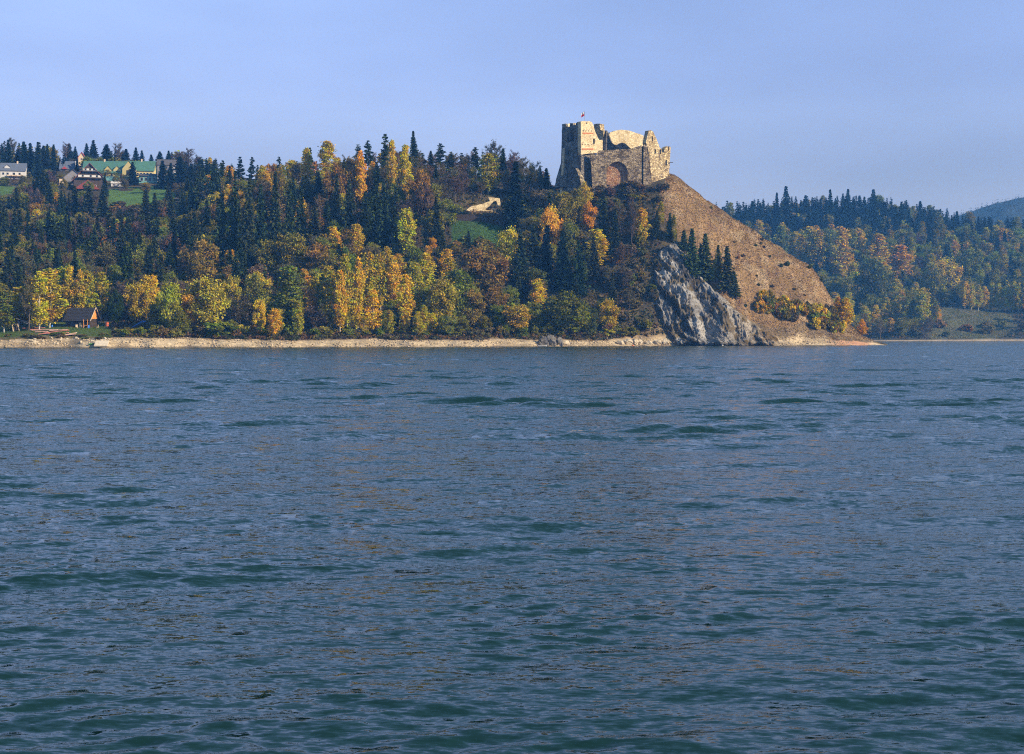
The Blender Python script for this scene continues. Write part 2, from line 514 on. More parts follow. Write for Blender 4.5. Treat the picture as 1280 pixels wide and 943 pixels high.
def near_col(PX, D, Y, PYg, V):
    X = V[..., 0]
    n = fbm(X / 14, Y / 14, 5, 4)[..., None]
    c = np.array([0.060, 0.050, 0.028]) * (1 + 0.5 * n)
    c = np.where(n > 0.2, np.array([0.10, 0.075, 0.03]), c)
    dry = in_poly(PX, PYg, DRY) & (Y < 850)
    m = (0.6 * fbm(X / 5, (Y + V[..., 2]) / 9, 8, 4) + 0.6 * fbm(X / 2.4, (Y + V[..., 2]) / 22, 28, 3))[..., None]
    cd = np.array([0.215, 0.135, 0.062]) * (1 + 0.45 * m) * (1 + 0.35 * fbm(X / 22, (Y + V[..., 2]) / 22, 18, 3)[..., None])
    cd = np.where(m > 0.25, np.array([0.29, 0.205, 0.115]), cd)
    cd = np.where(m < -0.35, np.array([0.17, 0.10, 0.052]), cd)
    c = np.where(dry[..., None], cd, c)
    jx = 5.0 * fbm(X / 6, Y / 6, 55, 3); jy = 2.6 * fbm(X / 5, Y / 5, 56, 3)
    for poly, y0, y1, g in ((MEADOW1, 740, 830, (0.050, 0.105, 0.030)), (MEADOW2, 900, 1100, (0.085, 0.155, 0.035)),
                            (MEADOW2B, 900, 1100, (0.085, 0.15, 0.035)), (LAWN, 600, 680, (0.075, 0.115, 0.028))):
        k = in_poly(PX + jx, PYg + jy, poly) & (Y > y0) & (Y < y1)
        c = np.where(k[..., None], np.array(g) * (1 + 0.35 * n), c)
    k = (D < 16) & (D > 9)
    c = np.where(k[..., None], np.array([0.16, 0.115, 0.065]) * (1 + 0.4 * n), c)
    return c

ground = sheet('hillside', NEAR, np.arange(-400, 1141, 3.0),
               np.concatenate([np.arange(-12, 60, 1.5), np.arange(60, 320, 2.5), np.arange(320, 699, 6.0)]), near_col, M['ground'],
               lambda PX, D: np.where((D > -3) & (D < 11), -0.7, 0.0))
tag(ground, kind='structure')

def beach_col(PX, D, Y, PYg, V):
    n = fbm(V[..., 0] / 5, Y / 2.5, 31, 4)[..., None]
    c = np.array([0.44, 0.345, 0.215]) * (1 + 0.28 * n)
    dk = np.clip(fbm(V[..., 0] / 22, Y / 6, 33, 3) * 2.2, 0, 1)[..., None]
    c = lerp(c, np.array([0.24, 0.18, 0.11]) * (1 + 0.4 * n), dk * 0.75)
    red = np.clip((PX - 1030) / 25, 0, 1)[..., None] * np.clip((1092 - PX) / 10, 0, 1)[..., None]
    c = lerp(c, np.array([0.50, 0.24, 0.13]) * (1 + 0.3 * n), red * 0.8)
    wet = np.clip((1.0 - D) / 1.0, 0, 1)[..., None]
    bank = np.clip((D - 8.5) / 3, 0, 1)[..., None]
    c = lerp(c, np.array([0.15, 0.12, 0.085]), wet)
    return lerp(c, np.array([0.20, 0.14, 0.075]) * (1 + 0.5 * n), bank)

beach = sheet('beach', NEAR, np.arange(-400, 1113, 1.5), np.arange(-5, 12.6, 0.6), beach_col, M['sand'],
              lambda PX, D: 0.30 * fbm(wx(PX, 650) / 3.2, D / 1.8, 77, 3) * (D > 0.3) - np.clip((D - 11.2), 0, 2) * 0.9)
tag(beach, kind='structure')

def far_col(PX, D, Y, PYg, V):
    n = fbm(V[..., 0] / 20, Y / 20, 9, 4)[..., None]
    c = np.array([0.055, 0.05, 0.03]) * (1 + 0.5 * n)
    k = in_poly(PX + 9 * fbm(V[..., 0] / 12, Y / 12, 57, 3), PYg + 4 * fbm(V[..., 0] / 9, Y / 9, 58, 3), FARMEADOW) & (Y < 1560)
    c = np.where(k[..., None], np.array([0.085, 0.09, 0.045]) * (1 + 0.3 * n), c)
    s = np.clip((9 - D) / 3, 0, 1)[..., None]
    return lerp(c, np.array([0.30, 0.24, 0.17]) * (1 + 0.3 * n), s)

farhill = sheet('far_hillside', FAR, np.arange(800, 1601, 4.0),
                np.concatenate([np.arange(-12, 60, 2.5), np.arange(60, 706, 8.0)]), far_col, M['ground'])
tag(farhill, kind='structure')

# distant mountain across the valley
def mountain():
    xs = np.arange(900, 3400, 14.0); ys = np.arange(2700, 3500, 16.0)
    X, Y = np.meshgrid(xs, ys, indexing='ij')
    px = CX + F * X / 3200
    crest = np.interp(px, [1150, 1195, 1210, 1240, 1280, 1340, 1450, 1700, 2400], [285, 268, 263, 252, 243, 230, 205, 190, 200])
    top = CAMH + (HZ - crest) / F * 3200
    prof = np.exp(-((Y - 3200) / 330.0) ** 2)
    Z = top * prof + fbm(X / 90, Y / 90, 13, 4) * 10 - 10 + fbm(X / 16, Y / 16, 19, 2) * 4.0
    V = np.stack([X, Y, Z], -1)
    n, m = X.shape
    idx = np.arange(n * m).reshape(n, m)
    f = np.stack([idx[:-1, :-1], idx[1:, :-1], idx[1:, 1:], idx[:-1, 1:]], -1).reshape(-1, 4)
    col = np.array([0.028, 0.034, 0.036]) * (1 + 0.5 * fbm(X / 40, Y / 40, 4, 3)[..., None])
    o = np_obj('distant_mountain', V.reshape(-1, 3), [f], M['ground'], smooth=True, vattr=col.reshape(-1, 3))
    tag(o, kind='structure')
    return X, Y, Z
MX, MY, MZ = mountain()

# ---------------------------------------------------------------- the lake
def lake():
    rows = [9.0]
    while rows[-1] < 105:
        y = rows[-1]
        rows.append(y + min(max(y * y / 8000.0, 0.03), 0.45))
    while rows[-1] < 720:
        rows.append(rows[-1] + 0.45 + min(1.0, (rows[-1] - 105) / 260.0))
    while rows[-1] < 2600:
        rows.append(rows[-1] * 1.045)
    ys = np.array(rows)
    NC = 620
    th = np.concatenate([np.linspace(-4.0, -0.50, 8)[:-1], np.linspace(-0.50, 0.50, NC), np.linspace(0.50, 4.0, 8)[1:]])
    Y, T = np.meshgrid(ys, th, indexing='ij')
    X = Y * T
    dY = np.gradient(ys)[:, None]
    dX = Y * (1.0 / NC)
    r = np.random.default_rng(5)
    disp = np.zeros((3,) + X.shape)
    fine = np.abs(T) < 0.6
    gust = (0.50 + 2.5 * np.clip(fbm(X / 7.5, Y / 5.5, 41, 3), 0, 1)) * (1 + 0.35 * fbm(X / 40, Y / 30, 47, 2))          # wave groups
    gust2 = 0.62 + 1.7 * np.clip(fbm(X / 4.5, Y / 3.5, 43, 3), -0.2, 1)
    N = 130
    for i in range(N):
        lam = 0.20 * (9.0 / 0.20) ** ((i + r.random()) / N)
        k = 2 * math.pi / lam
        spread = 0.36 if lam > 0.8 else 0.6
        a = math.radians(-90 + 12) + r.normal() * spread
        kx, ky = k * math.cos(a), k * math.sin(a)
        slope = 0.025 * math.exp(-((math.log(lam / 0.6)) / 0.8) ** 2) + 0.0062
        if 1.4 < lam < 6.5: slope = slope * (1.0 + 3.0 * np.clip((Y[:, :1] - 22) / 75, 0, 1))
        amp = slope / k
        ph = r.random() * 6.283
        # a wave is carried by the mesh only where the mesh can resolve it
        w = np.clip((lam / (dY * (abs(math.sin(a)) + 0.12)) - 2.4) / 1.6, 0, 1) * np.clip((lam / (dX * (abs(math.cos(a)) + 0.2)) - 2.4) / 1.6, 0, 1)
        rr = np.nonzero(w.max(1) > 0)[0]
        if not len(rr): continue
        e = rr[-1] + 1
        g = (w * (gust if lam > 1.2 else gust2) * fine)[:e]
        arg = kx * X[:e] + ky * Y[:e] + ph
        s, c = np.sin(arg), np.cos(arg)
        A = (amp if np.ndim(amp) == 0 else amp[:e]) * g
        disp[2, :e] += A * s
        disp[0, :e] += 0.9 * A * math.cos(a) * c
        disp[1, :e] += 0.9 * A * math.sin(a) * c
    V = np.stack([X + disp[0], Y + disp[1], disp[2]], -1)
    n, m = X.shape
    idx = np.arange(n * m).reshape(n, m)
    f = np.stack([idx[:-1, :-1], idx[:-1, 1:], idx[1:, 1:], idx[1:, :-1]], -1).reshape(-1, 4)
    far = np.clip((Y - 30) / 110.0, 0, 1)
    me = np_mesh('lake_water', V.reshape(-1, 3), [f], None, smooth=True, vattr=np.repeat(far.reshape(-1, 1), 3, 1))
    m_, nt, b = new_mat('lake_water')
    b.inputs['Base Color'].default_value = (0.0055, 0.024, 0.022, 1)
    b.inputs['Roughness'].default_value = 0.03
    b.inputs['IOR'].default_value = 1.333
    gn = nt.nodes.new('ShaderNodeNewGeometry')
    at = nt.nodes.new('ShaderNodeAttribute'); at.attribute_name = 'col'
    def slopes(sx, sy, detail, rough, amp, byfar):
        """ripple slopes finer than the mesh, as a normal offset"""
        mp = nt.nodes.new('ShaderNodeMapping'); mp.inputs['Scale'].default_value = (sx, sy, 1.0)
        mp.inputs['Rotation'].default_value = (0, 0, 0.2)
        nt.links.new(gn.outputs['Position'], mp.inputs[0])
        c = noise(nt, 1.0, detail, mp.outputs[0], rough).outputs['Color']
        sb = nt.nodes.new('ShaderNodeVectorMath'); sb.operation = 'SUBTRACT'; sb.inputs[1].default_value = (0.5, 0.5, 0.5)
        nt.links.new(c, sb.inputs[0])
        ml = nt.nodes.new('ShaderNodeVectorMath'); ml.operation = 'MULTIPLY'; ml.inputs[1].default_value = (amp * 0.55, amp, 0.0)
        nt.links.new(sb.outputs[0], ml.inputs[0])
        if byfar:
            sc = nt.nodes.new('ShaderNodeVectorMath'); sc.operation = 'SCALE'
            nt.links.new(ml.outputs[0], sc.inputs[0]); nt.links.new(at.outputs['Fac'], sc.inputs['Scale'])
            return sc.outputs[0]
        return ml.outputs[0]
    a1 = nt.nodes.new('ShaderNodeVectorMath'); a1.operation = 'ADD'
    nt.links.new(slopes(1.1, 3.4, 3, 0.62, 0.72, False), a1.inputs[0]); nt.links.new(slopes(0.45, 1.5, 3, 0.62, 0.55, True), a1.inputs[1])
    bi = nt.nodes.new('ShaderNodeVectorMath'); bi.operation = 'SCALE'; bi.inputs[0].default_value = (0, -0.075, 0)      # normals tilted to the viewer so far water reflects higher, bluer sky
    nt.links.new(at.outputs['Fac'], bi.inputs['Scale'])
    b2 = nt.nodes.new('ShaderNodeVectorMath'); b2.operation = 'ADD'
    b3 = nt.nodes.new('ShaderNodeVectorMath'); b3.operation = 'ADD'; b3.inputs[1].default_value = (0, -0.015, 0)
    nt.links.new(gn.outputs['Normal'], b3.inputs[0])
    nt.links.new(b3.outputs[0], b2.inputs[0]); nt.links.new(bi.outputs[0], b2.inputs[1])
    a0 = nt.nodes.new('ShaderNodeVectorMath'); a0.operation = 'ADD'
    nt.links.new(slopes(4.5, 12.0, 3, 0.62, 0.85, False), a0.inputs[0]); nt.links.new(b2.outputs[0], a0.inputs[1])
    a2 = nt.nodes.new('ShaderNodeVectorMath'); a2.operation = 'ADD'
    nt.links.new(a1.outputs[0], a2.inputs[0]); nt.links.new(a0.outputs[0], a2.inputs[1])
    nz = nt.nodes.new('ShaderNodeVectorMath'); nz.operation = 'NORMALIZE'
    nt.links.new(a2.outputs[0], nz.inputs[0])
    nt.links.new(nz.outputs[0], b.inputs['Normal'])
    me.materials.append(m_)
    return tag(link(bpy.data.objects.new('lake_water', me)), kind='structure')
lake()

# ---------------------------------------------------------------- limestone cliff under the castle hill
def cliff():
    pxs = np.arange(796, 1012, 0.75)
    ss = np.linspace(0, 1, 230)
    PX, S = np.meshgrid(pxs, ss, indexing='ij')
    sh = NEAR.shore(PX)
    Y = sh - 2.5 + S * 78
    Z = NEAR.z(PX, Y)
    X = wx(PX, Y)
    py = HZ - (Z - CAMH) * F / Y
    mask = in_poly(PX, np.clip(py, 200, 433), ROCK).astype(float)
    for ax, r in ((0, 7), (1, 5)):
        k = np.ones(2 * r + 1) / (2 * r + 1)
        mask = np.apply_along_axis(lambda v: np.convolve(v, k, 'same'), ax, mask)
    wob = fbm(X / 11, Z / 9, 61, 4)
    pq = PX + (Z - 20) * 0.55                                   # strata dip down to the right
    sawt = lambda t, k: np.where(t % 1 < k, (t % 1) / k, (1 - t % 1) / (1 - k))
    big = np.interp(pq + wob * 9, [805, 826, 866, 874, 905, 913, 940, 946, 968, 972, 1010], [0, 1.5, 11, 5.5, 9.5, 5, 7.5, 4, 5.5, 3, 1])
    q = 0.92 * X + 0.42 * Z + 0.2 * Y
    t2 = q / 4.6 + fbm(X / 6, Z / 9, 62, 4) * 1.5
    t3 = q / 1.7 + fbm(X / 3, Z / 6, 63, 4) * 1.6
    t4 = (0.35 * X - Z) / 3.3 + fbm(X / 3, Z / 3, 66, 3) * 1.2        # cross joints
    blk = vnoise(X / 2.6 + 7, Z / 3.3, 64)
    big = big * np.interp(Z, [0, 24, 46], [1, 1, 0.35])
    h = big + 1.9 * sawt(t2, 0.8) * (0.3 + blk) + 0.9 * sawt(t3, 0.75) * (0.3 + vnoise(X / 4, Z / 4, 68)) + 0.8 * sawt(t4, 0.85) + 1.8 * fbm(X / 3.2, Z / 3.2, 65, 5) + 1.3 * np.floor(blk * 4) / 4 - 1.2
    off = -1.6 + np.clip(mask * 1.25, 0, 1) * (1.2 + h * 0.8)
    d = Vector((-0.16, -0.93, 0.33)).normalized()
    V = np.stack([X + d.x * off, Y + d.y * off, Z + d.z * off], -1)
    n, m = X.shape
    idx = np.arange(n * m).reshape(n, m)
    keep = (mask > 0.02)
    kf = keep[:-1, :-1] | keep[1:, 1:] | keep[1:, :-1] | keep[:-1, 1:]
    f = np.stack([idx[:-1, :-1], idx[1:, :-1], idx[1:, 1:], idx[:-1, 1:]], -1)[kf].reshape(-1, 4)
    nz = fbm(X / 6, Z / 8, 71, 4)[..., None]
    c = np.array([0.150, 0.143, 0.130]) * (1 + 0.7 * nz)
    moss = (fbm(X / 5, Z / 4, 72, 5)[..., None] > 0.16)
    c = np.where(moss, np.array([0.075, 0.06, 0.035]) * (1 + 0.4 * nz), c)
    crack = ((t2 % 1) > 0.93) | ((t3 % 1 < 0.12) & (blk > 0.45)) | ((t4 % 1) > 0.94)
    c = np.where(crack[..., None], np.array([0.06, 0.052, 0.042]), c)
    band = np.clip(fbm(q / 2.6 + 0.8 * wob, q * 0 + Z / 40, 73, 3) * 1.6 + 0.5, 0, 1)[..., None]
    c = c * (0.45 + 1.25 * band)
    warm = np.clip((PX - 900) / 60, 0, 1)[..., None]
    c = lerp(c, c * np.array([1.25, 1.05, 0.78]), warm)
    mt = tinted('limestone', var=(0.6, 1.3), scale=1.1, bumpd=0.5)
    used = np.unique(f); rm = np.full(n * m, -1); rm[used] = np.arange(len(used))
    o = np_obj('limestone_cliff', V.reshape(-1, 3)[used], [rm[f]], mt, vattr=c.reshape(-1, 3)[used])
    return tag(o, kind='structure')
cliff()

# ---------------------------------------------------------------- castle ruin on its hill
def plane_hit(px, py, p0, yaw):
    n = Vector((math.sin(yaw), -math.cos(yaw), 0))
    ray = Vector(((px - CX) / F, 1.0, (HZ - py) / F))
    o = Vector((0, 0, CAMH))
    t = n.dot(p0 - o) / n.dot(ray)
    return o + ray * t

def ragged(pts, step, amp, rr):
    """insert points along an outline and crumble them; pts are (px, py[, 's']) - 's' keeps the edge to the next point straight"""
    out = []
    n = len(pts)
    for i in range(n):
        a, b = pts[i], pts[(i + 1) % n]
        L = math.hypot(b[0] - a[0], b[1] - a[1])
        k = 1 if len(a) > 2 else max(1, int(L / step))
        for j in range(k):
            t = j / k
            jx, jy = (rr.uniform(-amp, amp), rr.uniform(-amp, amp)) if j else (0, 0)
            out.append((a[0] + (b[0] - a[0]) * t + jx, a[1] + (b[1] - a[1]) * t + jy))
    return out

def slab(name, pts, p0, yaw, thick, mat, parent, holes=(), step=2.2, amp=0.45, seed=1):
    rr = random.Random(seed)
    yaw = math.radians(yaw)
    inward = Vector((-math.sin(yaw), math.cos(yaw), 0)) * thick
    bm = bmesh.new()
    fe, be = [], []
    for loop in [ragged(pts, step, amp, rr)] + [list(h) for h in holes]:
        w = [plane_hit(p[0], p[1], p0, yaw) for p in loop]
        a = [bm.verts.new(p) for p in w]; b = [bm.verts.new(p + inward) for p in w]
        n = len(a)
        for i in range(n):
            bm.faces.new((a[i], a[(i + 1) % n], b[(i + 1) % n], b[i]))
            fe.append(bm.edges.get((a[i], a[(i + 1) % n]))); be.append(bm.edges.get((b[i], b[(i + 1) % n])))
    bmesh.ops.triangle_fill(bm, edges=fe, use_beauty=True)
    bmesh.ops.triangle_fill(bm, edges=be, use_beauty=True)
    return bm_obj(name, bm, mat, parent)

def zc(x, y):       # coordinates measured on an enlargement of the castle
    return (680 + x / 7.111, 130 + y / 7.111)

def zl(*pts):
    return [zc(p[0], p[1]) + tuple(p[2:]) for p in pts]

def arch_pts(x0, x1, ytop, ybot, n=12):
    r = (x1 - x0) / 2; cx = (x0 + x1) / 2
    pts = [(x0, ybot)]
    for i in range(n + 1):
        a = math.pi - math.pi * i / n
        pts.append((cx + r * math.cos(a), ytop + r - r * math.sin(a)))
    pts.append((x1, ybot))
    return [zc(*p) for p in pts]

def build_castle():
    base = P(770, 236, 822)
    root = empty('castle_ruin', base, 0, 'ruined stone castle with square tower and arched wall on the hilltop', 'castle')
    objs = []
    corner = P(726.2, 190, 806)
    def part(name, pts, p0, yaw, th, mat, holes=(), parent=None, **k):
        o = slab(name, pts, p0, yaw, th, M[mat], None, holes, **k)
        objs.append((o, parent or root))
        return o
    # square tower: shaded side and sunlit side meet at the corner
    win = lambda cx, cy, w, h: [zc(cx - w/2, cy + h/2), zc(cx - w/2, cy - h/4), zc(cx, cy - h/2), zc(cx + w/2, cy - h/4), zc(cx + w/2, cy + h/2)]
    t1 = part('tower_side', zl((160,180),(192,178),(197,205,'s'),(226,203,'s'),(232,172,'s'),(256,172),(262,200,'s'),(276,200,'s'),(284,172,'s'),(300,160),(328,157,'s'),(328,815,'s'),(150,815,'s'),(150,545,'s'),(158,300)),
              corner, -40, 2.0, 'grey_shade_stone', [win(213,312,20,52), win(252,304,27,62), win(212,436,24,36)], seed=3, amp=0.3)
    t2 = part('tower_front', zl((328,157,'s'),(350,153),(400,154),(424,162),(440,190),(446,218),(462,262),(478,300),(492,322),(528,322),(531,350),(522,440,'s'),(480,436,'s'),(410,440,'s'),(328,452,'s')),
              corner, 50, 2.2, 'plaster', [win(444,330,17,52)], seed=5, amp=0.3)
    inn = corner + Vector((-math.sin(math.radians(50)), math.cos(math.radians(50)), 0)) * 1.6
    part('tower_base', zl((316,420,'s'),(460,420,'s'),(460,815,'s'),(312,815,'s')), inn, 50, 2.0, 'grey_shade_stone')  # darker stone stands for the shade under the sunlit face
    bk = P(703, 190, 815) + Vector((8.0, 6.5, 0))
    part('tower_back', zl((196,175),(300,172),(310,815,'s'),(160,815,'s')), bk, 50, 1.5, 'plaster', seed=8)
    # beams, sockets in the sunlit side
    def inset(name, x, y, w, h, mat, parent, p0=corner, yaw=50, proud=0.18):
        o = slab(name, zl((x - w/2, y + h/2, 's'), (x - w/2, y - h/2, 's'), (x + w/2, y - h/2, 's'), (x + w/2, y + h/2, 's')),
                 p0 + Vector((math.sin(math.radians(yaw)), -math.cos(math.radians(yaw)), 0)) * proud, yaw, 0.5, M[mat], None, amp=0)
        objs.append((o, parent))
        return o
    for (x, y, w) in ((392, 262, 96), (390, 402, 100)):
        inset('brick_band', x, y, w, 13, 'redbeam', t2)
    for x, y in ((352,240),(374,240),(398,241),(423,242),(342,360),(366,362),(392,362),(420,361),(410,284),(416,427),(436,358)):
        inset('beam_socket', x, y, 7, 9, 'hole', t2, proud=0.05)
    inset('window_back', 444, 330, 17, 52, 'hole', t2, proud=-0.5)
    for x, y, w, h in ((213,312,20,52),(252,304,27,62),(212,436,24,36)):
        inset('window_back', x, y, w, h, 'hole', t1, yaw=-40, proud=-0.5)
    # buttresses: battered foot at the outer corner and the sloping pier against the shaded side
    def wedge(name, top, bot, fr, mat, sd):
        """top and bottom (zx0, zx1, zy, Y) quads"""
        bm = bmesh.new()
        q = []
        for (x0, x1, y, Yf, dep) in (top, bot):
            a, b = zc(x0, y), zc(x1, y)
            Ya = Yf + fr * (x1 - x0) / 7.111 * 0.45
            q.append([P(a[0], a[1], Ya), P(b[0], b[1], Yf), P(b[0], b[1], Yf) + Vector((0, dep, 0)), P(a[0], a[1], Ya) + Vector((0, dep, 0))])
        rows = []
        rr = random.Random(sd)
        for i in range(7):
            t = i / 6
            rows.append([bm.verts.new(q[0][j].lerp(q[1][j], t) + Vector((rr.uniform(-.25, .25), rr.uniform(-.2, .2), 0))) for j in range(4)])
        for i in range(6):
            for j in range(4):
                bm.faces.new((rows[i][j], rows[i][(j + 1) % 4], rows[i + 1][(j + 1) % 4], rows[i + 1][j]))
        bm.faces.new(rows[0]); bm.faces.new(rows[-1][::-1])
        o = bm_obj(name, bm, M[mat], None)
        objs.append((o, root))
    wedge('buttress', (152, 200, 530, 813.5, 6), (88, 205, 740, 808.5, 9), 0.8, 'grey_shade_stone', 1)
    wedge('buttress', (250, 286, 385, 807.0, 4), (196, 330, 770, 801.0, 8), 0.8, 'grey_shade_stone', 2)
    wedge('retaining_wall', (283, 306, 575, 803.5, 2), (330, 372, 700, 802.8, 2), 0, 'yellowstone', 4)
    # front curtain wall with the great arch
    fw = P(738, 200, 809)
    part('front_wall', zl((410,440,'s'),(444,436,'s'),(446,452,'s'),(468,452,'s'),(470,434,'s'),(484,434,'s'),(486,415,'s'),(540,412),(640,408),(720,404),(765,402),(800,390),(868,368,'s'),(868,815,'s'),(436,815,'s'),(420,560,'s')),
         fw, 4, 2.1, 'rubble', [arch_pts(556, 744, 515, 735)], seed=11, amp=0.25)
    part('arch_back_wall', zl((500,480,'s'),(800,480,'s'),(800,815,'s'),(500,815,'s')), fw + Vector((0, 2.2, 0)), 4, 3.5, 'redstone', amp=0)
    part('wall_joint', zl((850,385,'s'),(900,368,'s'),(905,815,'s'),(850,815,'s')), fw + Vector((0, 1.2, 0)), 4, 3.0, 'grey_shade_stone', amp=0)
    # pier and pointed gable at the right end
    pr = P(806, 200, 810.6)
    part('corner_pier', zl((884,372,'s'),(905,345),(922,400),(938,560),(966,815,'s'),(884,815,'s')), pr, 4, 3.5, 'rubble', seed=13, amp=0.2)
    gp = P(810, 190, 811.2)
    part('gable_wall', zl((905,345,'s'),(908,332,'s'),(930,238,'s'),(950,234),(972,248),(990,290),(1012,345),(1028,388),(1044,402),(1050,432),(1080,438),(1106,446,'s'),(1102,560),(1100,668,'s'),(1080,800,'s'),(968,815,'s'),(950,600),(926,400,'s')),
         gp, 42, 2.6, 'yellowstone', [win(962,308,12,52), win(988,420,14,48), win(1034,424,13,44), win(1086,520,15,60)], seed=17, amp=0.3)
    for x, y, w, h in ((962,308,12,52),(988,420,14,48),(1034,424,13,44),(1086,520,15,60)):
        inset('window_back', x, y, w, h, 'hole', root, gp, 42, -0.5)
    # stump of the end turret
    bs = P(834, 200, 826)
    part('turret_stump', zl((1066,450,'s'),(1072,400),(1088,380),(1100,376,'s'),(1104,420,'s'),(1110,420,'s'),(1112,378,'s'),(1126,384),(1122,470),(1118,560),(1112,640,'s'),(1066,640,'s')),
         bs, 38, 3.0, 'yellowstone', seed=19, amp=0.3)
    bmx = bmesh.new()
    tube(bmx, P(*zc(1112, 520), 826), P(*zc(1146, 521), 827), 0.22, 0.18)
    objs.append((bm_obj('timber_beam', bmx, M['darkwood'], None), root))
    # walls standing behind: sunlit inner wall, shaded cross wall, broken pier
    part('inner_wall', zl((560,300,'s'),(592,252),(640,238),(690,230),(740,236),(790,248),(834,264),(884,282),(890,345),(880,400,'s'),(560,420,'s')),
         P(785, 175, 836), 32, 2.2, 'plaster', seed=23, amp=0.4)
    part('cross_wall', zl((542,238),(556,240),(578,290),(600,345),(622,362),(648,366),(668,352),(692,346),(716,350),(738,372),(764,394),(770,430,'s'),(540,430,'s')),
         P(770, 180, 822), -28, 1.4, 'grey_shade_stone', seed=29, amp=0.25)
    part('cross_wall_end', zl((520,322,'s'),(545,236,'s'),(552,236,'s'),(548,430,'s'),(516,430,'s')), P(754, 175, 822), -40, 1.2, 'grey_shade_stone', seed=30, amp=0.1)
    part('broken_pier', zl((444,180),(472,176),(496,176),(500,232),(528,238),(532,322,'s'),(440,340,'s')), P(746, 165, 832), -38, 4.5, 'yellowstone', seed=31, amp=0.3)
    bpy.context.view_layer.update()
    for o, p in objs:
        m = o.matrix_world.copy()
        o.parent = p
        if p is root:
            o.location = -base
    bpy.context.view_layer.update()
    for o, p in objs:
        if p is not root:
            o.location = (0, 0, 0)
    # flag on the tower top
    fb = corner + Vector((2.2, 5.0, 0))
    fb.z = wz(152.5, fb.y) - 0.6
    fr = empty('flagpole', fb, 0, 'thin flagpole with white and red flag on the castle tower', 'flagpole')
    bm = bmesh.new(); tube(bm, (0, 0, 0), (0, 0, 6.6), 0.10, 0.07, 8)
    bm_obj('pole', bm, M['metal'], fr)
    for nm, z0, mt in (('white_stripe', 5.1, 'flagwhite'), ('red_stripe', 3.9, 'flagred')):
        bm = bmesh.new()
        n = 8
        g = [[bm.verts.new((-0.07 - 1.75 * i / n, 0.18 * math.sin(i * 1.3), z0 + 1.2 * j / 3 - 0.95 * (i / n) ** 1.3)) for j in range(4)] for i in range(n + 1)]
        for i in range(n):
            for j in range(3):
                bm.faces.new((g[i][j], g[i + 1][j], g[i + 1][j + 1], g[i][j + 1]))
        bmesh.ops.solidify(bm, geom=list(bm.faces), thickness=0.02)
        bm_obj(nm, bm, M[mt], fr)
    # floor behind the tower top that carries the pole
    box_obj('tower_floor', fb - base + Vector((0, 0, -0.3)), (3.0, 3.0, 0.6), M['grey_shade_stone'], root)
build_castle()

# ---------------------------------------------------------------- houses
def house(name, label, cat, px0, px1, py_base, py_eave, py_ridge, depth, yaw, gable, wall, roof, wins=(), Y=None, over=0.6, chimney=None, T=NEAR, group=None):
    pc = (px0 + px1) / 2
    Y = Y or T.find(pc, py_base)
    s = Y / F
    w = (px1 - px0) * s
    hz, he, hr = 0, (py_base - py_eave) * s, (py_base - py_ridge) * s
    root = empty(name, P(pc, py_base, Y), math.radians(yaw), label, cat, group)
    bm = bmesh.new()
    sink = 4.0
    hw, hd = w / 2, depth
    if gable == 'front':
        prof = [(-hw, 0, -sink), (hw, 0, -sink), (hw, 0, he), (0, 0, hr - 0.15), (-hw, 0, he)]
        prism_obj('wall', prof, (0, hd, 0), M[wall], root)
        sl = (hr - he) / hw
        o = over
        A = [(-hw - o, -o, he - o * sl), (0, -o, hr), (hw + o, -o, he - o * sl), (hw + o, -o, he - o * sl + 0.35), (0, -o, hr + 0.35), (-hw - o, -o, he - o * sl + 0.35)]
        bm = bmesh.new()
        a = [bm.verts.new(p) for p in A]; b = [bm.verts.new((p[0], hd + o, p[2])) for p in A]
        for q in ((0, 1, 4, 5), (1, 2, 3, 4)):
            bm.faces.new([a[i] for i in q]); bm.faces.new([b[i] for i in q][::-1])
        for i in range(6):
            bm.faces.new((a[i], b[i], b[(i + 1) % 6], a[(i + 1) % 6]))
        rf = bm_obj('roof', bm, M[roof], root)
    else:
        prof = [(-hw, 0, -sink), (-hw, hd, -sink), (-hw, hd, he), (-hw, hd / 2, hr - 0.15), (-hw, 0, he)]
        prism_obj('wall', prof, (w, 0, 0), M[wall], root)
        sl = (hr - he) / (hd / 2)
        o = over
        A = [(-o, he - o * sl), (hd / 2, hr), (hd + o, he - o * sl), (hd + o, he - o * sl + 0.35), (hd / 2, hr + 0.35), (-o, he - o * sl + 0.35)]
        bm = bmesh.new()
        a = [bm.verts.new((-hw - o, p[0], p[1])) for p in A]; b = [bm.verts.new((hw + o, p[0], p[1])) for p in A]
        for q in ((0, 1, 4, 5), (1, 2, 3, 4)):
            bm.faces.new([a[i] for i in q]); bm.faces.new([b[i] for i in q][::-1])
        for i in range(6):
            bm.faces.new((a[i], b[i], b[(i + 1) % 6], a[(i + 1) % 6]))
        rf = bm_obj('roof', bm, M[roof], root)
    for (u, v, ww, wh) in wins:
        wo = box_obj('window', (u * hw, -0.06, v * he if v <= 1 else he + (v - 1) * (hr - he)), (ww + 0.3, 0.16, wh + 0.3), M['white'], root)
        box_obj('pane', (u * hw, -0.11, v * he if v <= 1 else he + (v - 1) * (hr - he)), (ww, 0.12, wh), M['glass'], wo)
    if chimney is not None:
        cy = hd * 0.35 if gable == 'front' else hd / 2
        box_obj('chimney', (chimney * hw, cy, hr + 0.3), (1.0, 1.0, 3.0), M['cream'], rf)
    return root, hw, he, hr

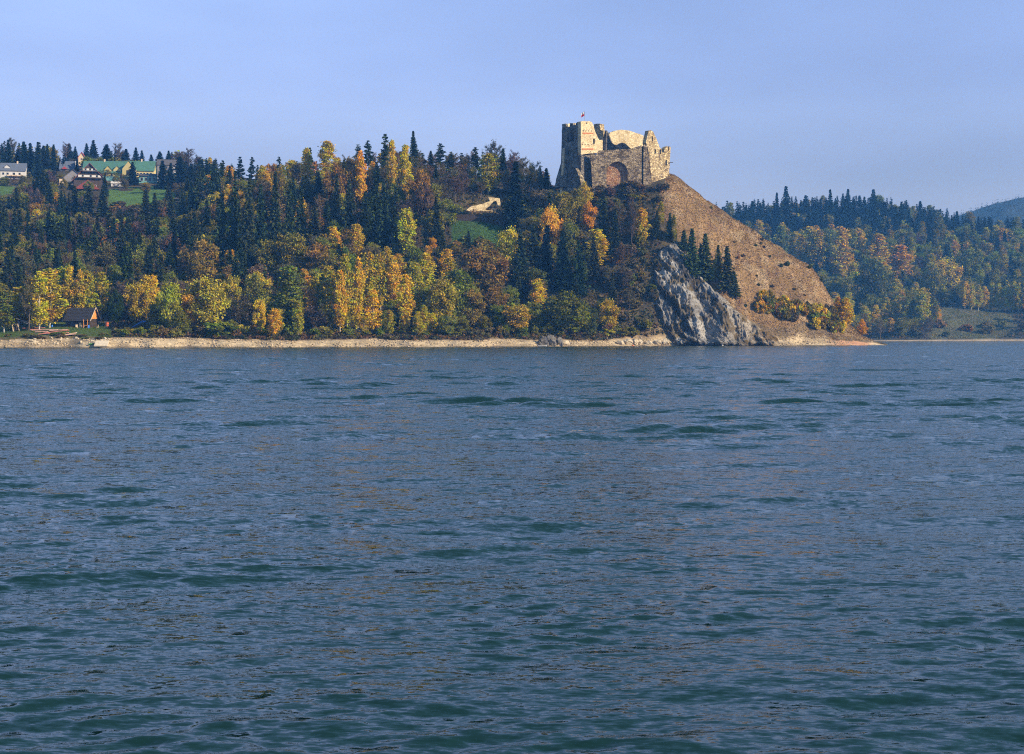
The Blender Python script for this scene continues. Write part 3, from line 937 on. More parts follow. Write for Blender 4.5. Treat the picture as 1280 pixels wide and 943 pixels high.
def village():
    # white house with dark roof at the edge of the village
    r, hw, he, hr = house('white_house', 'white house with blue-grey roof and balcony, standing apart from the village', 'house', 1, 31, 224, 213, 203.5, 11, 12, 'side', 'white', 'blueroof',
                      [(-0.75, 0.6, 1.3, 1.5), (-0.4, 0.6, 1.3, 1.5), (0.1, 0.6, 1.6, 1.6), (0.55, 0.6, 1.3, 1.5), (-0.2, 0.2, 1.4, 1.6), (0.5, 0.2, 1.4, 1.6)], chimney=0.3)
    d = slabless_gable('dormer', (-0.45 * hw, 1.2, he + 0.3), 4.0, 2.2, 1.6, 4.0, 'white', 'blueroof', r)
    box_obj('balcony', (0.2 * hw, -0.9, he * 0.38), (1.3 * hw, 1.5, 0.9), M['cream'], r)
    # blue-grey house with white gable trim and a red porch roof
    r, hw, he, hr = house('blue_roofed_house', 'house with steep blue-grey roof and white trim behind a grey barn', 'house', 75, 93, 214, 211, 201.5, 8, 8, 'side', 'cream', 'blueroof', [(-0.5, 0.5, 1, 1), (0.3, 0.5, 1, 1)])
    box_obj('white_trim', (hw + 0.75, 3.4, (he + hr) / 2), (0.5, 8.4, hr - he), M['white'], r)
    prism_obj('red_porch_roof', [(-0.7 * hw, -2.2, he - 0.6), (0.1 * hw, -2.2, he - 0.6), (-0.3 * hw, -2.2, he + 1.6)], (0, 2.5, 0), M['brightred'], r)
    # grey barn
    r, hw, he, hr = house('grey_barn', 'grey wooden barn with broad grey roof beside the red chalet', 'barn', 80, 103, 231, 222, 212.5, 10, 14, 'front', 'grey', 'greyroof', [(0.0, 0.5, 1.4, 1.2)])
    box_obj('lean_to', (-hw - 1.5, 2, 1.5), (3.0, 4, 5.0), M['cream'], r)
    # red chalet
    r, hw, he, hr = house('red_chalet', 'tall red-roofed wooden chalet with white balcony bands on its gable', 'house', 93, 131, 238, 225, 204.5, 14, 18, 'front', 'darkwood', 'redroof',
                      [(-0.35, 0.4, 1.6, 1.6), (0.0, 0.4, 1.6, 1.6), (0.35, 0.4, 1.6, 1.6)], over=1.2)
    for v, ww, hh in ((0.62, 0.42, 1.5), (0.22, 0.72, 1.5)):
        b = box_obj('white_band', (0, -0.35, he + (hr - he) * v), (2 * hw * ww, 0.5, hh), M['white'], r)
        for k in (-0.3, 0.05, 0.32):
            box_obj('window', (2 * hw * ww * k, -0.65, he + (hr - he) * v + 0.1), (1.3, 0.15, 1.2), M['glass'], b)
        box_obj('balcony', (0, -1.1, he + (hr - he) * v - hh / 2 - 0.5), (2 * hw * ww + 1.5, 1.6, 0.8), M['darkwood'], r)
    prism_obj('porch_roof', [(-0.98 * hw, -5, 0.3), (0.62 * hw, -5, 0.3), (-0.12 * hw, -5, he * 0.95)], (0, 5.0, 0), M['redroof'], r)
    # green-roofed guest house: long body and taller wings
    r, hw, he, hr = house('green_roofed_guest_house', 'long yellow guest house with green roof, dormers and gabled wing', 'house', 104, 166, 224, 215.5, 201, 12, 4, 'side', 'yellow', 'greenroof',
                      [(u, 0.62, 1.5, 1.8) for u in (-0.6, -0.35, -0.1, 0.15, 0.4)], chimney=-0.2)
    for u in (0.0, 0.36):
        slabless_gable('dormer', (u * hw, 0.3, he - 1.6), 5.6, 3.4, 3.2, 5.0, 'yellow', 'greenroof', r, True)
    slabless_gable('wing', (0.86 * hw, -3.5, he - 3.6), 9.5, 5.8, 6.2, 9.0, 'yellow', 'greenroof', r, True)
    box_obj('terrace', (0.35 * hw, -3.0, -0.4), (1.25 * hw, 6, 3.6), M['tealwall'], r)
    r, hw, he, hr = house('green_roofed_annex', 'yellow annex with plain green roof beside the long guest house', 'house', 169, 192, 222, 213, 201, 11, 6, 'side', 'yellow', 'greenroof',
                      [(u, 0.5, 1.3, 1.4) for u in (-0.7, -0.35, 0.0, 0.35, 0.7)], chimney=-0.4)
    r, hw, he, hr = house('teal_pavilion', 'low glazed teal pavilion below the green-roofed annex', 'pavilion', 174, 203, 229, 219.5, 217.5, 6, 5, 'side', 'tealwall', 'greyroof',
                      [(u, 0.5, 1.5, 2.4) for u in (-0.75, -0.4, -0.05, 0.3, 0.65)], over=1.0)
    # house with a red roof among the trees behind
    house('red_roofed_house', 'small house with bright red roof between dark spruces behind the chalet', 'house', 98, 106, 201, 197, 190.5, 8, 10, 'front', 'cream', 'brightred', [(0, 0.5, 1, 1)], Y=1150)
    # grey block with balconies among trees
    r, hw, he, hr = house('grey_apartment_house', 'grey multi-storey house with white balconies half hidden by trees', 'house', 197, 219, 229, 206, 199, 12, 10, 'side', 'grey', 'greyroof', [])
    for i in range(4):
        for u in (-0.55, 0.0, 0.6):
            box_obj('window', (u * hw, -0.08, he * (0.16 + 0.23 * i)), (1.6, 0.2, 1.6), M['glass'], r)
        box_obj('balcony', (0.72 * hw, -0.8, he * (0.10 + 0.23 * i)), (4.0, 1.6, 1.0), M['white'], r)
    # long white shed and dark fence by the meadow
    r, hw, he, hr = house('white_shed', 'long low white shed at the upper edge of the village meadow', 'shed', 139, 157, 233.5, 229, 226.5, 4, 6, 'side', 'white', 'white', [(u, 0.5, 1.2, 0.9) for u in (-0.6, 0.0, 0.6)], over=0.3)
    Yf = NEAR.find(157, 239)
    fr = empty('board_fence', P(157, 239.5, Yf), 0.05, 'dark board fence along the village meadow below the white shed', 'fence')
    for i in range(8):
        box_obj('board', (-4.2 + 1.2 * i, 0, 1.0 - i * 0.06), (1.12, 0.12, 2.6), M['darkwood'], fr)

def slabless_gable(name, loc, w, h, rise, depth, wall, roof, parent, win=False):
    """a small gabled volume (dormer, wing) with a roof and a window of its own, as a part"""
    x, y, z = loc
    o = prism_obj(name, [(x - w/2, y, z), (x + w/2, y, z), (x + w/2, y, z + h), (x, y, z + h + rise - 0.1), (x - w/2, y, z + h)], (0, depth, 0), M[wall], parent)
    e = 0.35
    sl = rise / (w / 2)
    A = [(-w/2 - e, h - e * sl), (0, h + rise), (w/2 + e, h - e * sl), (w/2 + e, h - e * sl + 0.3), (0, h + rise + 0.3), (-w/2 - e, h - e * sl + 0.3)]
    bm = bmesh.new()
    a = [bm.verts.new((x + p[0], y - e, z + p[1])) for p in A]; b = [bm.verts.new((x + p[0], y + depth, z + p[1])) for p in A]
    for q in ((0, 1, 4, 5), (1, 2, 3, 4)):
        bm.faces.new([a[i] for i in q]); bm.faces.new([b[i] for i in q][::-1])
    for i in range(6):
        bm.faces.new((a[i], b[i], b[(i + 1) % 6], a[(i + 1) % 6]))
    bm_obj('roof', bm, M[roof], o)
    if win:
        box_obj('window', (x, y - 0.08, z + h * 0.55), (w * 0.34, 0.2, h * 0.55), M['glass'], o)
    return o
village()

# ---------------------------------------------------------------- lakeside hut and the things round it
def hut():
    Y = NEAR.find(98, 409.5)
    s = Y / F
    base = P(97, 409.5, Y)
    yaw = math.radians(-14)
    r = empty('wooden_hut', base, yaw, 'dark log hut with steep shingle roof and gable boards tinted sunlit orange by the shore', 'hut')
    L, D, he, hr = 12.6, 7.6, 4.0, 8.7
    hw = L / 2
    # log walls: real courses
    for k in range(8):
        z = -0.9 + 0.58 * k
        box_obj('log', (0, 0, z + 0.28), (L - 0.6, 0.34, 0.54), M['darkwood'], r, bevel=0.12)
        box_obj('log', (hw - 0.5, D / 2, z + 0.28), (0.34, D - 0.3, 0.54), M['darkwood'], r, bevel=0.12)
        box_obj('log', (-hw + 0.5, D / 2, z + 0.28), (0.34, D - 0.3, 0.54), M['darkwood'], r, bevel=0.12)
    box_obj('rear_wall', (0, D - 0.2, 1.6), (L - 0.8, 0.3, 4.6), M['darkwood'], r)
    # gable boards at the right end
    n = 9
    g = prism_obj('gable', [(hw - 0.55, 0.3, he - 0.2), (hw - 0.55, D - 0.3, he - 0.2), (hw - 0.55, D / 2, hr - 0.5)], (0.22, 0, 0), M['sunlit_wood'], r)
    for i in range(n):
        y = 0.5 + (D - 1.0) * (i + 0.5) / n
        h = (1 - abs(y - D / 2) / (D / 2)) * (hr - he) - 0.35
        if h > 0.2:
            box_obj('board', (hw - 0.27, y, he - 0.15 + h / 2), (0.10, (D - 1.0) / n * 0.9, h), M['sunlit_wood'], g)
    prism_obj('gable', [(-hw + 0.35, 0.3, he - 0.2), (-hw + 0.35, D - 0.3, he - 0.2), (-hw + 0.35, D / 2, hr - 0.5)], (0.2, 0, 0), M['darkwood'], r)
    # roof in shingle courses on each side
    sl = (hr - he) / (D / 2)
    o = 1.0
    for side in (0, 1):
        bm = bmesh.new()
        nc = 9
        for i in range(nc):
            y0 = -o + (D / 2 + o) * i / nc; y1 = -o + (D / 2 + o) * (i + 1.12) / nc
            z0 = he + y0 * sl; z1 = he + min(y1, D / 2) * sl
            yy0, yy1 = (y0, min(y1, D / 2)) if side == 0 else (D - y0, D - min(y1, D / 2))
            rr = random.Random(i + 10 * side)
            nb = 24
            for j in range(nb):
                x0 = -hw - 0.5 + (L + 1.1) * j / nb; x1 = x0 + (L + 1.1) / nb * 0.97
                e = rr.uniform(0, 0.07)
                q = [(x0, yy0, z0 + 0.16 + e), (x1, yy0, z0 + 0.16 + e), (x1, yy1, z1 + 0.06), (x0, yy1, z1 + 0.06)]
                q2 = [(a, b, c - 0.10) for a, b, c in q]
                a = [bm.verts.new(p) for p in q]; b = [bm.verts.new(p) for p in q2]
                bm.faces.new(a); bm.faces.new(b[::-1])
                for t in range(4): bm.faces.new((a[t], b[t], b[(t + 1) % 4], a[(t + 1) % 4]))
        bm_obj('roof_slope', bm, M['shingle'], r)
    for y, sgn in ((-o, 1), (D + o, -1)):
        bm = bmesh.new()
        tube(bm, (hw + 0.62, y, he - o * sl + 0.1), (hw + 0.62, D / 2, hr + 0.25), 0.16, 0.16, 4)
        bm_obj('barge_board', bm, M['palewood'], r)
    box_obj('door', (1.5, -0.22, 1.0), (1.3, 0.12, 2.2), M['palewood'], r)
    box_obj('window', (-2.6, -0.22, 1.8), (1.3, 0.12, 1.1), M['glass'], r)
    for x in (hw - 0.6, hw - 2.6):
        box_obj('porch_post', (x, -1.3, 1.5), (0.22, 0.22, 4.0), M['sunlit_wood'], r)
    box_obj('porch_rail', (hw - 1.6, -1.3, 0.9), (2.0, 0.12, 0.35), M['sunlit_wood'], r)
    return r

def ground_at(px, py, T=NEAR):
    Y = T.find(px, py)
    return Vector((wx(px, Y), Y, float(T.z(px, Y))))

def shore_things():
    # garden chairs
    def chair(px, py, label, rz):
        p = ground_at(px, py)
        r = empty('garden_chair', p, rz, label, 'chair', 'garden chairs before the wooden hut')
        box_obj('seat', (0, 0, 0.55), (0.9, 0.8, 0.1), M['palewood'], r)
        box_obj('backrest', (0, 0.4, 1.05), (0.9, 0.1, 1.0), M['palewood'], r)
        for a in (-.38, .38):
            for b in (-.33, .33):
                box_obj('leg', (a, b, 0.25), (0.1, 0.1, 0.56), M['palewood'], r)
    chair(96, 410.5, 'pale garden chair in front of the hut', 0.5)
    chair(103.5, 410.5, 'pale garden chair in front of the hut', -0.4)
    chair(121.5, 410.5, 'pale garden chair beyond the hut porch', -0.8)
    def barrel(px, py, mat, label, h=1.3, rad=0.5):
        p = ground_at(px, py)
        r = empty('barrel', p, 0, label, 'barrel')
        bm = bmesh.new()
        prof = [(0.9, 0), (1.0, 0.3), (1.0, 0.7), (0.9, 1.0)]
        for (a, za), (b, zb) in zip(prof, prof[1:]): tube(bm, (0, 0, za * h), (0, 0, zb * h), rad * a, rad * b, 14)
        bm_obj('drum', bm, M[mat], r)
        bm = bmesh.new(); tube(bm, (0, 0, h), (0, 0, h + 0.08), rad * 0.95, rad * 0.93, 14)
        bm_obj('lid', bm, M[mat], r)
        bm = bmesh.new(); tube(bm, (0, 0, h * 0.48), (0, 0, h * 0.54), rad * 1.04, rad * 1.04, 14)
        bm_obj('hoop', bm, M['metal'], r)
    barrel(110.5, 410.5, 'blueplastic', 'blue barrel standing beside the hut porch')
    barrel(65, 409.5, 'blueplastic', 'small blue barrel under the birches beside the hut', 1.1, 0.45)
    barrel(134, 408.5, 'redplastic', 'orange-red drum on a post stand beyond the hut', 1.9, 0.8)
    # low dark jetty fence beyond the hut
    p = ground_at(150, 410.5)
    fr = empty('rail_fence', p, 0.03, 'low dark rail fence between the hut and the blue slide', 'fence')
    for i in range(8):
        box_obj('post', (-6.5 + 1.85 * i, 0, 0.7), (0.16, 0.16, 2.0), M['darkwood'], fr)
    for z in (0.7, 1.4):
        box_obj('rail', (0, -0.1, z), (13.6, 0.08, 0.18), M['darkwood'], fr)
    # blue slide
    p = ground_at(172, 412)
    r = empty('slide', p, 0.2, 'bright blue plastic slide tilted on the bank beside the bushes', 'slide')
    a, b = Vector((-2.3, 0, 0.7)), Vector((2.4, 0, 3.6))
    bm = bmesh.new()
    d = (b - a).normalized(); up = Vector((-d.z, 0, d.x))
    for off, w in ((0, 0.9),):
        q = [a - Vector((0, w/2, 0)), b - Vector((0, w/2, 0)), b + Vector((0, w/2, 0)), a + Vector((0, w/2, 0))]
        vs_ = [bm.verts.new(v) for v in q]; v2 = [bm.verts.new(v - up * 0.12) for v in q]
        bm.faces.new(vs_); bm.faces.new(v2[::-1])
        for t in range(4): bm.faces.new((vs_[t], v2[t], v2[(t + 1) % 4], vs_[(t + 1) % 4]))
    bm_obj('chute', bm, M['blueplastic'], r)
    for y in (-0.5, 0.5):
        bm = bmesh.new(); tube(bm, a + Vector((0, y, 0.2)), b + Vector((0, y, 0.25)), 0.16, 0.16, 6)
        bm_obj('side_rail', bm, M['blueplastic'], r)
        bm = bmesh.new(); tube(bm, (2.35, y, -0.4), (2.35, y, 3.8), 0.08, 0.08, 6)
        bm_obj('leg', bm, M['metal'], r)
    box_obj('platform', (2.9, 0, 3.5), (1.1, 1.2, 0.6), M['blueplastic'], r)
    # leaning wooden frame
    p = ground_at(21, 414.5)
    r = empty('leaning_frame', p, 0.15, 'pale wooden frame with slanting posts on the bank beside the plank heap', 'frame')
    for x, lean in ((-1.3, -0.25), (1.2, -0.28)):
        bm = bmesh.new(); tube(bm, (x, 0, -0.4), (x + lean * 3.2, 0.2, 3.5), 0.3, 0.26, 4)
        bm_obj('post', bm, M['palewood'], r)
    box_obj('panel', (-0.35, 0.25, 1.6), (1.7, 0.1, 2.2), M['darkwood'], r)
    box_obj('crossbar', (-0.8, 0.1, 3.2), (2.9, 0.2, 0.3), M['palewood'], r)
    # long boom / ramp of poles
    for (x0, y0, x1, y1, lab) in ((10, 395, 52, 409.5, 'long grey pole slanting down the bank above the plank heap'), (26, 402, 44, 409, 'short grey pole slanting under the long one')):
        Yp = NEAR.find(x1, 411)
        A = P(x0, y0, Yp - 1); B = P(x1, y1, Yp - 2)
        r = empty('slanting_pole', (A + B) / 2, 0, lab, 'pole')
        c = (A + B) / 2
        bm = bmesh.new(); tube(bm, A - c, B - c, 0.22, 0.26, 6); bm_obj('shaft', bm, M['metal'], r)
        foot = ground_at(x0, 414)
        bm = bmesh.new(); tube(bm, Vector((A.x, A.y, NEAR.zxy(A.x, A.y) - 0.3)) - c, A - c, 0.16, 0.13, 6); bm_obj('prop', bm, M['darkwood'], r)
    # heap of faded red planks / boat hull sections
    planks = [(28,56,410.4,410.0,'redpaint'),(40,72,413.0,412.2,'pinkpaint'),(44,60,415.2,414.6,'pinkpaint'),(54,86,416.8,412.8,'redpaint'),(62,84,413.6,412.0,'pinkpaint'),
              (38,52,412.2,412.4,'redpaint'),(76,95,419.8,417.6,'pinkpaint'),(76,86,417.0,416.0,'redpaint'),(82,96,418.6,416.0,'palewood'),(48,62,418.0,416.6,'redpaint')]
    words = ['straight red plank lying farthest up the bank', 'bleached plank lying across the heap', 'short bleached plank low in the heap', 'red plank tilted up over the heap', 'bleached plank under the tilted red one',
             'short red plank under the long poles of the heap', 'broad bleached plank at the stony end of the heap', 'short red plank wedged against the stones of the heap', 'pale plank lying on the stones', 'red plank lowest on the bank']
    for i, (x0, x1, y0, y1, mt) in enumerate(planks):
        yb = max(y0, y1) + 1.0
        g = ground_at((x0 + x1) / 2, yb)
        Yp = g.y
        A = P(x0, y0, Yp); B = P(x1, y1, Yp + 0.4)
        c = (A + B) / 2; L = (B - A).length
        o = empty('plank', c, 0, words[i] + ' by the hut', 'plank', 'planks heaped on the bank')
        rot = (B - A).to_track_quat('X', 'Z').to_matrix()
        box_obj('board', (0, 0, 0), (L, 1.5, 0.34), M[mt], o, rot, bevel=0.06)
        for k in (-0.35, 0.35):
            box_obj('batten', rot @ Vector((k * L, 0, -0.25)), (0.3, 1.3, 0.22), M['darkwood'], o, rot)
    # concrete slab and little green-white boat
    g = ground_at(127, 431)
    o = empty('concrete_slab', g + Vector((0, 0, 0.35)), 0.1, 'pale tilted concrete slab at the water edge below the hut', 'slab')
    rot = Vector((0, -0.34, 0.94)).to_track_quat('Z', 'X').to_matrix()
    box_obj('plate', (0, 0, 0), (5.6, 5.0, 0.5), M['concrete'], o, None, bevel=0.08)
    for ch in o.children: ch.rotation_euler = (math.radians(26), 0, 0)
    g = ground_at(115.3, 432)
    o = empty('rowing_boat', g, 0.9, 'small green and white rowing boat pulled up beside the concrete slab', 'boat')
    bm = bmesh.new()
    rings = []
    for i in range(9):
        t = i / 8; w = 0.62 * math.sin(math.pi * (0.12 + 0.88 * t) ** 0.8) if t < 1 else 0.0
        w = max(w, 0.04); x = -1.6 + 3.2 * t
        rings.append([bm.verts.new((x, yy * w, zz + 0.15 * t * t)) for yy, zz in ((-1, .62), (-.8, .2), (0, 0), (.8, .2), (1, .62))])
    for a, b in zip(rings, rings[1:]):
        for j in range(4): bm.faces.new((a[j], a[j + 1], b[j + 1], b[j]))
    bmesh.ops.solidify(bm, geom=list(bm.faces), thickness=0.06)
    bm_obj('hull', bm, M['greenplastic'], o)
    for x in (-0.6, 0.5): box_obj('thwart', (x, 0, 0.5), (0.25, 1.0, 0.06), M['white'], o)
    box_obj('gunwale', (-1.5, 0, 0.62), (0.2, 0.8, 0.14), M['white'], o)
    # moored white dinghy at the rock outcrop, buoys
    Y = float(NEAR.shore(678)) - 4
    o = empty('dinghy', (wx(678, Y), Y, 0.0), 0.12, 'small white dinghy floating beside the dark rock outcrop', 'boat')
    bm = bmesh.new(); rings = []
    for i in range(9):
        t = i / 8; w = max(0.05, 0.8 * (1 - max(0, t - 0.5) ** 2 * 4)); x = -2.1 + 4.2 * t
        rings.append([bm.verts.new((x, yy * w, zz + 0.2 * t * t)) for yy, zz in ((-1, .7), (-.85, .1), (0, -.15), (.85, .1), (1, .7))])
    for a, b in zip(rings, rings[1:]):
        for j in range(4): bm.faces.new((a[j], a[j + 1], b[j + 1], b[j]))
    bm.faces.new(rings[0])
    bmesh.ops.solidify(bm, geom=list(bm.faces), thickness=0.07)
    bm_obj('hull', bm, M['white'], o)
    box_obj('thwart', (0, 0, 0.45), (0.3, 1.5, 0.06), M['palewood'], o)
    box_obj('motor', (-2.25, 0, 0.7), (0.35, 0.35, 0.9), M['grey'], o, bevel=0.08)
    for px, mt, lab in ((791, 'redplastic', 'small red buoy floating off the castle hill shore'), (903, 'white', 'small white buoy floating below the limestone cliff')):
        Y = float(NEAR.shore(px)) - 6
        o = empty('buoy', (wx(px, Y), Y, 0.15), 0, lab, 'buoy')
        bm = bmesh.new(); bmesh.ops.create_uvsphere(bm, u_segments=12, v_segments=8, radius=0.5)
        for v in bm.verts: v.co.z *= 0.85
        bm_obj('float', bm, M[mt], o, smooth=True)
        bm = bmesh.new(); tube(bm, (0, 0, 0.3), (0, 0, 0.75), 0.09, 0.07, 8); bm_obj('ring_post', bm, M['metal'], o)
hut()
shore_things()

def ruin_and_fence():
    z5 = lambda x, y: (550 + x / 10.475, 230 + y / 10.475)
    Y = NEAR.find(605, 267)
    base = P(605, 268, Y)
    r = empty('ruined_outer_wall', base, 0, 'pale ruined stone wall rising to a doorway above the hillside meadow', 'ruin')
    pts = [z5(*p) for p in ((340,352),(372,318),(420,290),(490,278),(560,264),(610,240),(656,226),(640,200),(630,168),(700,178),(782,192),(792,240),(790,282),(764,300),(800,420),(560,440),(440,440),(420,380))]
    hole = [z5(*p) for p in ((640,300),(672,262),(700,232),(738,222),(752,262),(768,330),(700,350),(600,345),(590,330))]
    o = slab('stone_wall', pts, P(605, 262, Y + 3), math.degrees(0.35), 1.6, M['plaster'], None, [hole], amp=0.25, step=1.6, seed=41)
    o.parent = r; o.location = -base
    o = slab('rear_wall', [z5(*p) for p in ((600,330),(700,318),(800,350),(810,440),(600,440))], P(612, 264, Y + 5.5), 0, 1.2, M['grey_shade_stone'], None, amp=0.2, seed=42)
    o.parent = r; o.location = -base
    Yf = NEAR.find(600, 277.5)
    b2 = P(600, 277.5, Yf)
    fr = empty('palisade_fence', b2, 0, 'dark plank palisade between the meadow and the ruined wall', 'fence')
    n = 34
    rr = random.Random(9)
    for i in range(n):
        px = 566.5 + (634 - 566.5) * i / (n - 1)
        X = wx(px, Yf)
        gz = NEAR.zxy(X, Yf)
        top = wz(268.2 + rr.uniform(-0.5, 0.5), Yf)
        box_obj('plank', (X - b2.x, rr.uniform(-.06, .06), (top + gz - 0.8) / 2 - b2.z), (0.82, 0.14, top - gz + 0.8), M['darkwood'], fr)
    # fallen pale trunk on the slope beside the big spruce
    A, B = P(657, 254, 838), P(676, 243.5, 842)
    o = empty('fallen_trunk', (A + B) / 2, 0, 'pale bare trunk leaning on the slope between big spruce and castle', 'trunk')
    bm = bmesh.new(); tube(bm, A - (A + B) / 2, B - (A + B) / 2, 0.32, 0.2, 7)
    bm_obj('stem', bm, M['palewood'], o)
    bm = bmesh.new(); tube(bm, (1.0, 0, 0.4), (2.0, 0.3, 1.9), 0.1, 0.05, 5)
    bm_obj('broken_branch', bm, M['palewood'], o)
ruin_and_fence()

# ---------------------------------------------------------------- rocks on the shore
def rock_mesh(name, seed, mat, sub=3):
    bm = bmesh.new()
    bmesh.ops.create_icosphere(bm, subdivisions=sub, radius=1.0)
    rr = random.Random(seed)
    pl = [(Vector((rr.gauss(0, 1), rr.gauss(0, 1), rr.gauss(0, 0.8))).normalized(), rr.uniform(0.55, 0.9)) for _ in range(14)]
    for v in bm.verts:
        for n, d in pl:
            k = v.co.dot(n)
            if k > d: v.co -= n * (k - d)
        v.co *= 1 + rr.uniform(-0.13, 0.07)
    me = bpy.data.meshes.new(name); bm.to_mesh(me); bm.free(); me.materials.append(mat)
    return me
M['rock'] = plain('grey_shore_rock', (0.11, 0.10, 0.085), 0.9, 0.7, 1.6)
M['palerock'] = plain('pale_shore_rock', (0.46, 0.38, 0.26), 0.9, 0.35, 1.2)
def boulder(px, py, sx, sz, seed, mat, label, dy=1.0, rz=0.0, group=None):
    Y = NEAR.find(px, py)
    o = link(bpy.data.objects.new('boulder', rock_mesh('boulder', seed, M[mat])))
    o.location = (wx(px, Y), Y, float(NEAR.z(px, Y)) + sz * 0.35)
    o.scale = (sx, sx * dy, sz); o.rotation_euler = (0, 0, rz)
    tag(o, label, 'rock', group)
boulder(679, 431.5, 2.7, 3.2, 1, 'rock', 'tallest dark boulder of the shore outcrop behind the white dinghy', 1.0)
boulder(688, 431.0, 3.3, 3.6, 2, 'rock', 'broad dark boulder in the middle of the shore outcrop', 0.9, 0.7)
boulder(698, 430.5, 3.4, 2.7, 3, 'rock', 'sloping grey boulder of the shore outcrop, next to a low pale one', 0.8, 1.3)
for i, (px, py, sx, sz) in enumerate([(674,432,1.4,1.5),(683,432.5,1.6,1.6),(693,432.3,1.7,1.7),(701,432.3,1.6,1.3),(686,428.5,2.0,2.2),(695,428.5,2.2,1.6),(704,430,1.6,1.2),(711,431.6,1.5,1.0)]):
    boulder(px, py, sx, sz, 70 + i, 'rock', 'small dark boulder crowding round the big ones of the shore outcrop', 0.9, i * 0.9, 'small boulders of the shore outcrop')
boulder(706, 431.5, 3.0, 1.8, 4, 'palerock', 'low pale boulder at the end of the shore outcrop', 0.8, 0.2)
for i, (px, py, sx, sz) in enumerate([(776,430.5,2.4,1.6),(784,430,3.0,2.2),(793,430,2.6,2.4),(800,430.5,2.2,1.8),(822,430.5,2.8,1.6),(833,430,3.2,2.2),(845,430.5,2.8,2.0),(858,430.8,2.6,1.8),(812,430.8,2.2,1.4)]):
    boulder(px, py, sx, sz, 20 + i, 'palerock', 'pale angular boulder on the narrow shore between outcrop and cliff', 0.9, i * 0.8, 'boulders on the shore below the castle hill')
rB = random.Random(6)
for i in range(46):
    px = rB.uniform(34, 138); py = rB.uniform(423, 431.5); sx = rB.uniform(0.45, 1.0); sz = sx * rB.uniform(0.5, 0.8)
    boulder(px, py, sx, sz, 40 + i, 'palerock', 'pale block of the stony bank below the plank heap', 0.9, i * 1.1, 'stone blocks on the bank below the hut')

def merged(name, V, Fc, mat, col, kind='stuff', label=None, parent=None):
    o = np_obj(name, V, [Fc], mat, parent, fattr=col)
    tag(o, kind=kind)
    if label: o['label'] = label
    return o

def shore_stones():
    base = []
    for s in range(4):
        bm = bmesh.new(); bmesh.ops.create_icosphere(bm, subdivisions=1, radius=1.0)
        rr = random.Random(s)
        v = np.array([list(x.co) for x in bm.verts]); v *= 1 + np.random.default_rng(s).uniform(-.3, .25, (len(v), 1))
        base.append((v, np.array([[q.index for q in f.verts] for f in bm.faces]))); bm.free()
    n = 5200
    px = RNG.uniform(-60, 1100, n); d = RNG.uniform(0.2, 10, n) ** 1.0
    keep = fbm(px / 25, d / 6, 91, 3) > -0.25
    px, d = px[keep], d[keep]; n = len(px)
    Y = NEAR.shore(px) + d; X = wx(px, Y); Z = NEAR.z(px, Y)
    s = 0.12 + 0.42 * RNG.random(n) ** 3
    VV, FF, CC = [], [], []
    off = 0
    for i in range(n):
        v, f = base[i % 4]
        a = RNG.uniform(0, 6.28); c, t = math.cos(a), math.sin(a)
        w = v * np.array([s[i] * 1.3, s[i], s[i] * 0.7])
        w = np.stack([w[:, 0] * c - w[:, 1] * t, w[:, 0] * t + w[:, 1] * c, w[:, 2]], 1) + np.array([X[i], Y[i], Z[i] + 0.1])
        VV.append(w); FF.append(f + off); off += len(v)
        k = RNG.uniform(0.6, 1.35)
        CC.append(np.repeat([[0.42 * k, 0.33 * k, 0.21 * k]], len(f), 0))
    o = merged('shore_stones', np.concatenate(VV), np.concatenate(FF), M['sand'], np.concatenate(CC), label='pale loose stones strewn along the beach')
shore_stones()

# ---------------------------------------------------------------- vegetation prototypes
def quads(C, U, W):
    """quads centred at C spanned by half vectors U, W"""
    n = len(C)
    V = np.stack([C - U - W, C + U - W, C + U + W, C - U + W], 1).reshape(-1, 3)
    return V, np.arange(n * 4).reshape(n, 4)

def rand_unit(r, n):
    v = r.normal(size=(n, 3))
    return v / np.linalg.norm(v, axis=1, keepdims=True)

def leaf_cloud(r, C, size, flat=0.0):
    n = len(C)
    N = rand_unit(r, n); N[:, 2] += flat
    N /= np.linalg.norm(N, axis=1, keepdims=True)
    A = np.cross(N, rand_unit(r, n)); A /= np.linalg.norm(A, axis=1, keepdims=True) + 1e-9
    B = np.cross(N, A)
    s = np.asarray(size).reshape(-1, 1)
    return quads(C, A * s * 0.62, B * s * 0.42)

def jitter_col(r, n, hue=0.10, val=0.28, clump=None):
    v = 1 + r.uniform(-val, val, (n, 1))
    c = v * (1 + r.uniform(-hue, hue, (n, 3)) * np.array([1, 0.7, 0.5]))
    if clump is not None: c = c * clump
    return np.clip(c, 0.05, 3)

def trunk_mesh(name, H, r0, r1, limbs=(), bend=0.0, seed=0):
    bm = bmesh.new()
    rr = random.Random(seed)
    pts = [Vector((bend * math.sin(i * 0.9) * i / 5, bend * math.cos(i * 1.3) * i / 5, -1.0 + (H + 1.0) * i / 6)) for i in range(7)]
    for i in range(6):
        tube(bm, pts[i], pts[i + 1], r0 + (r1 - r0) * i / 6, r0 + (r1 - r0) * (i + 1) / 6, 6)
    for a, b, ra, rb in limbs:
        tube(bm, a, b, ra, rb, 5)
    bmesh.ops.recalc_face_normals(bm, faces=bm.faces)
    me = bpy.data.meshes.new(name); bm.to_mesh(me); bm.free(); me.materials.append(M['bark'])
    return me

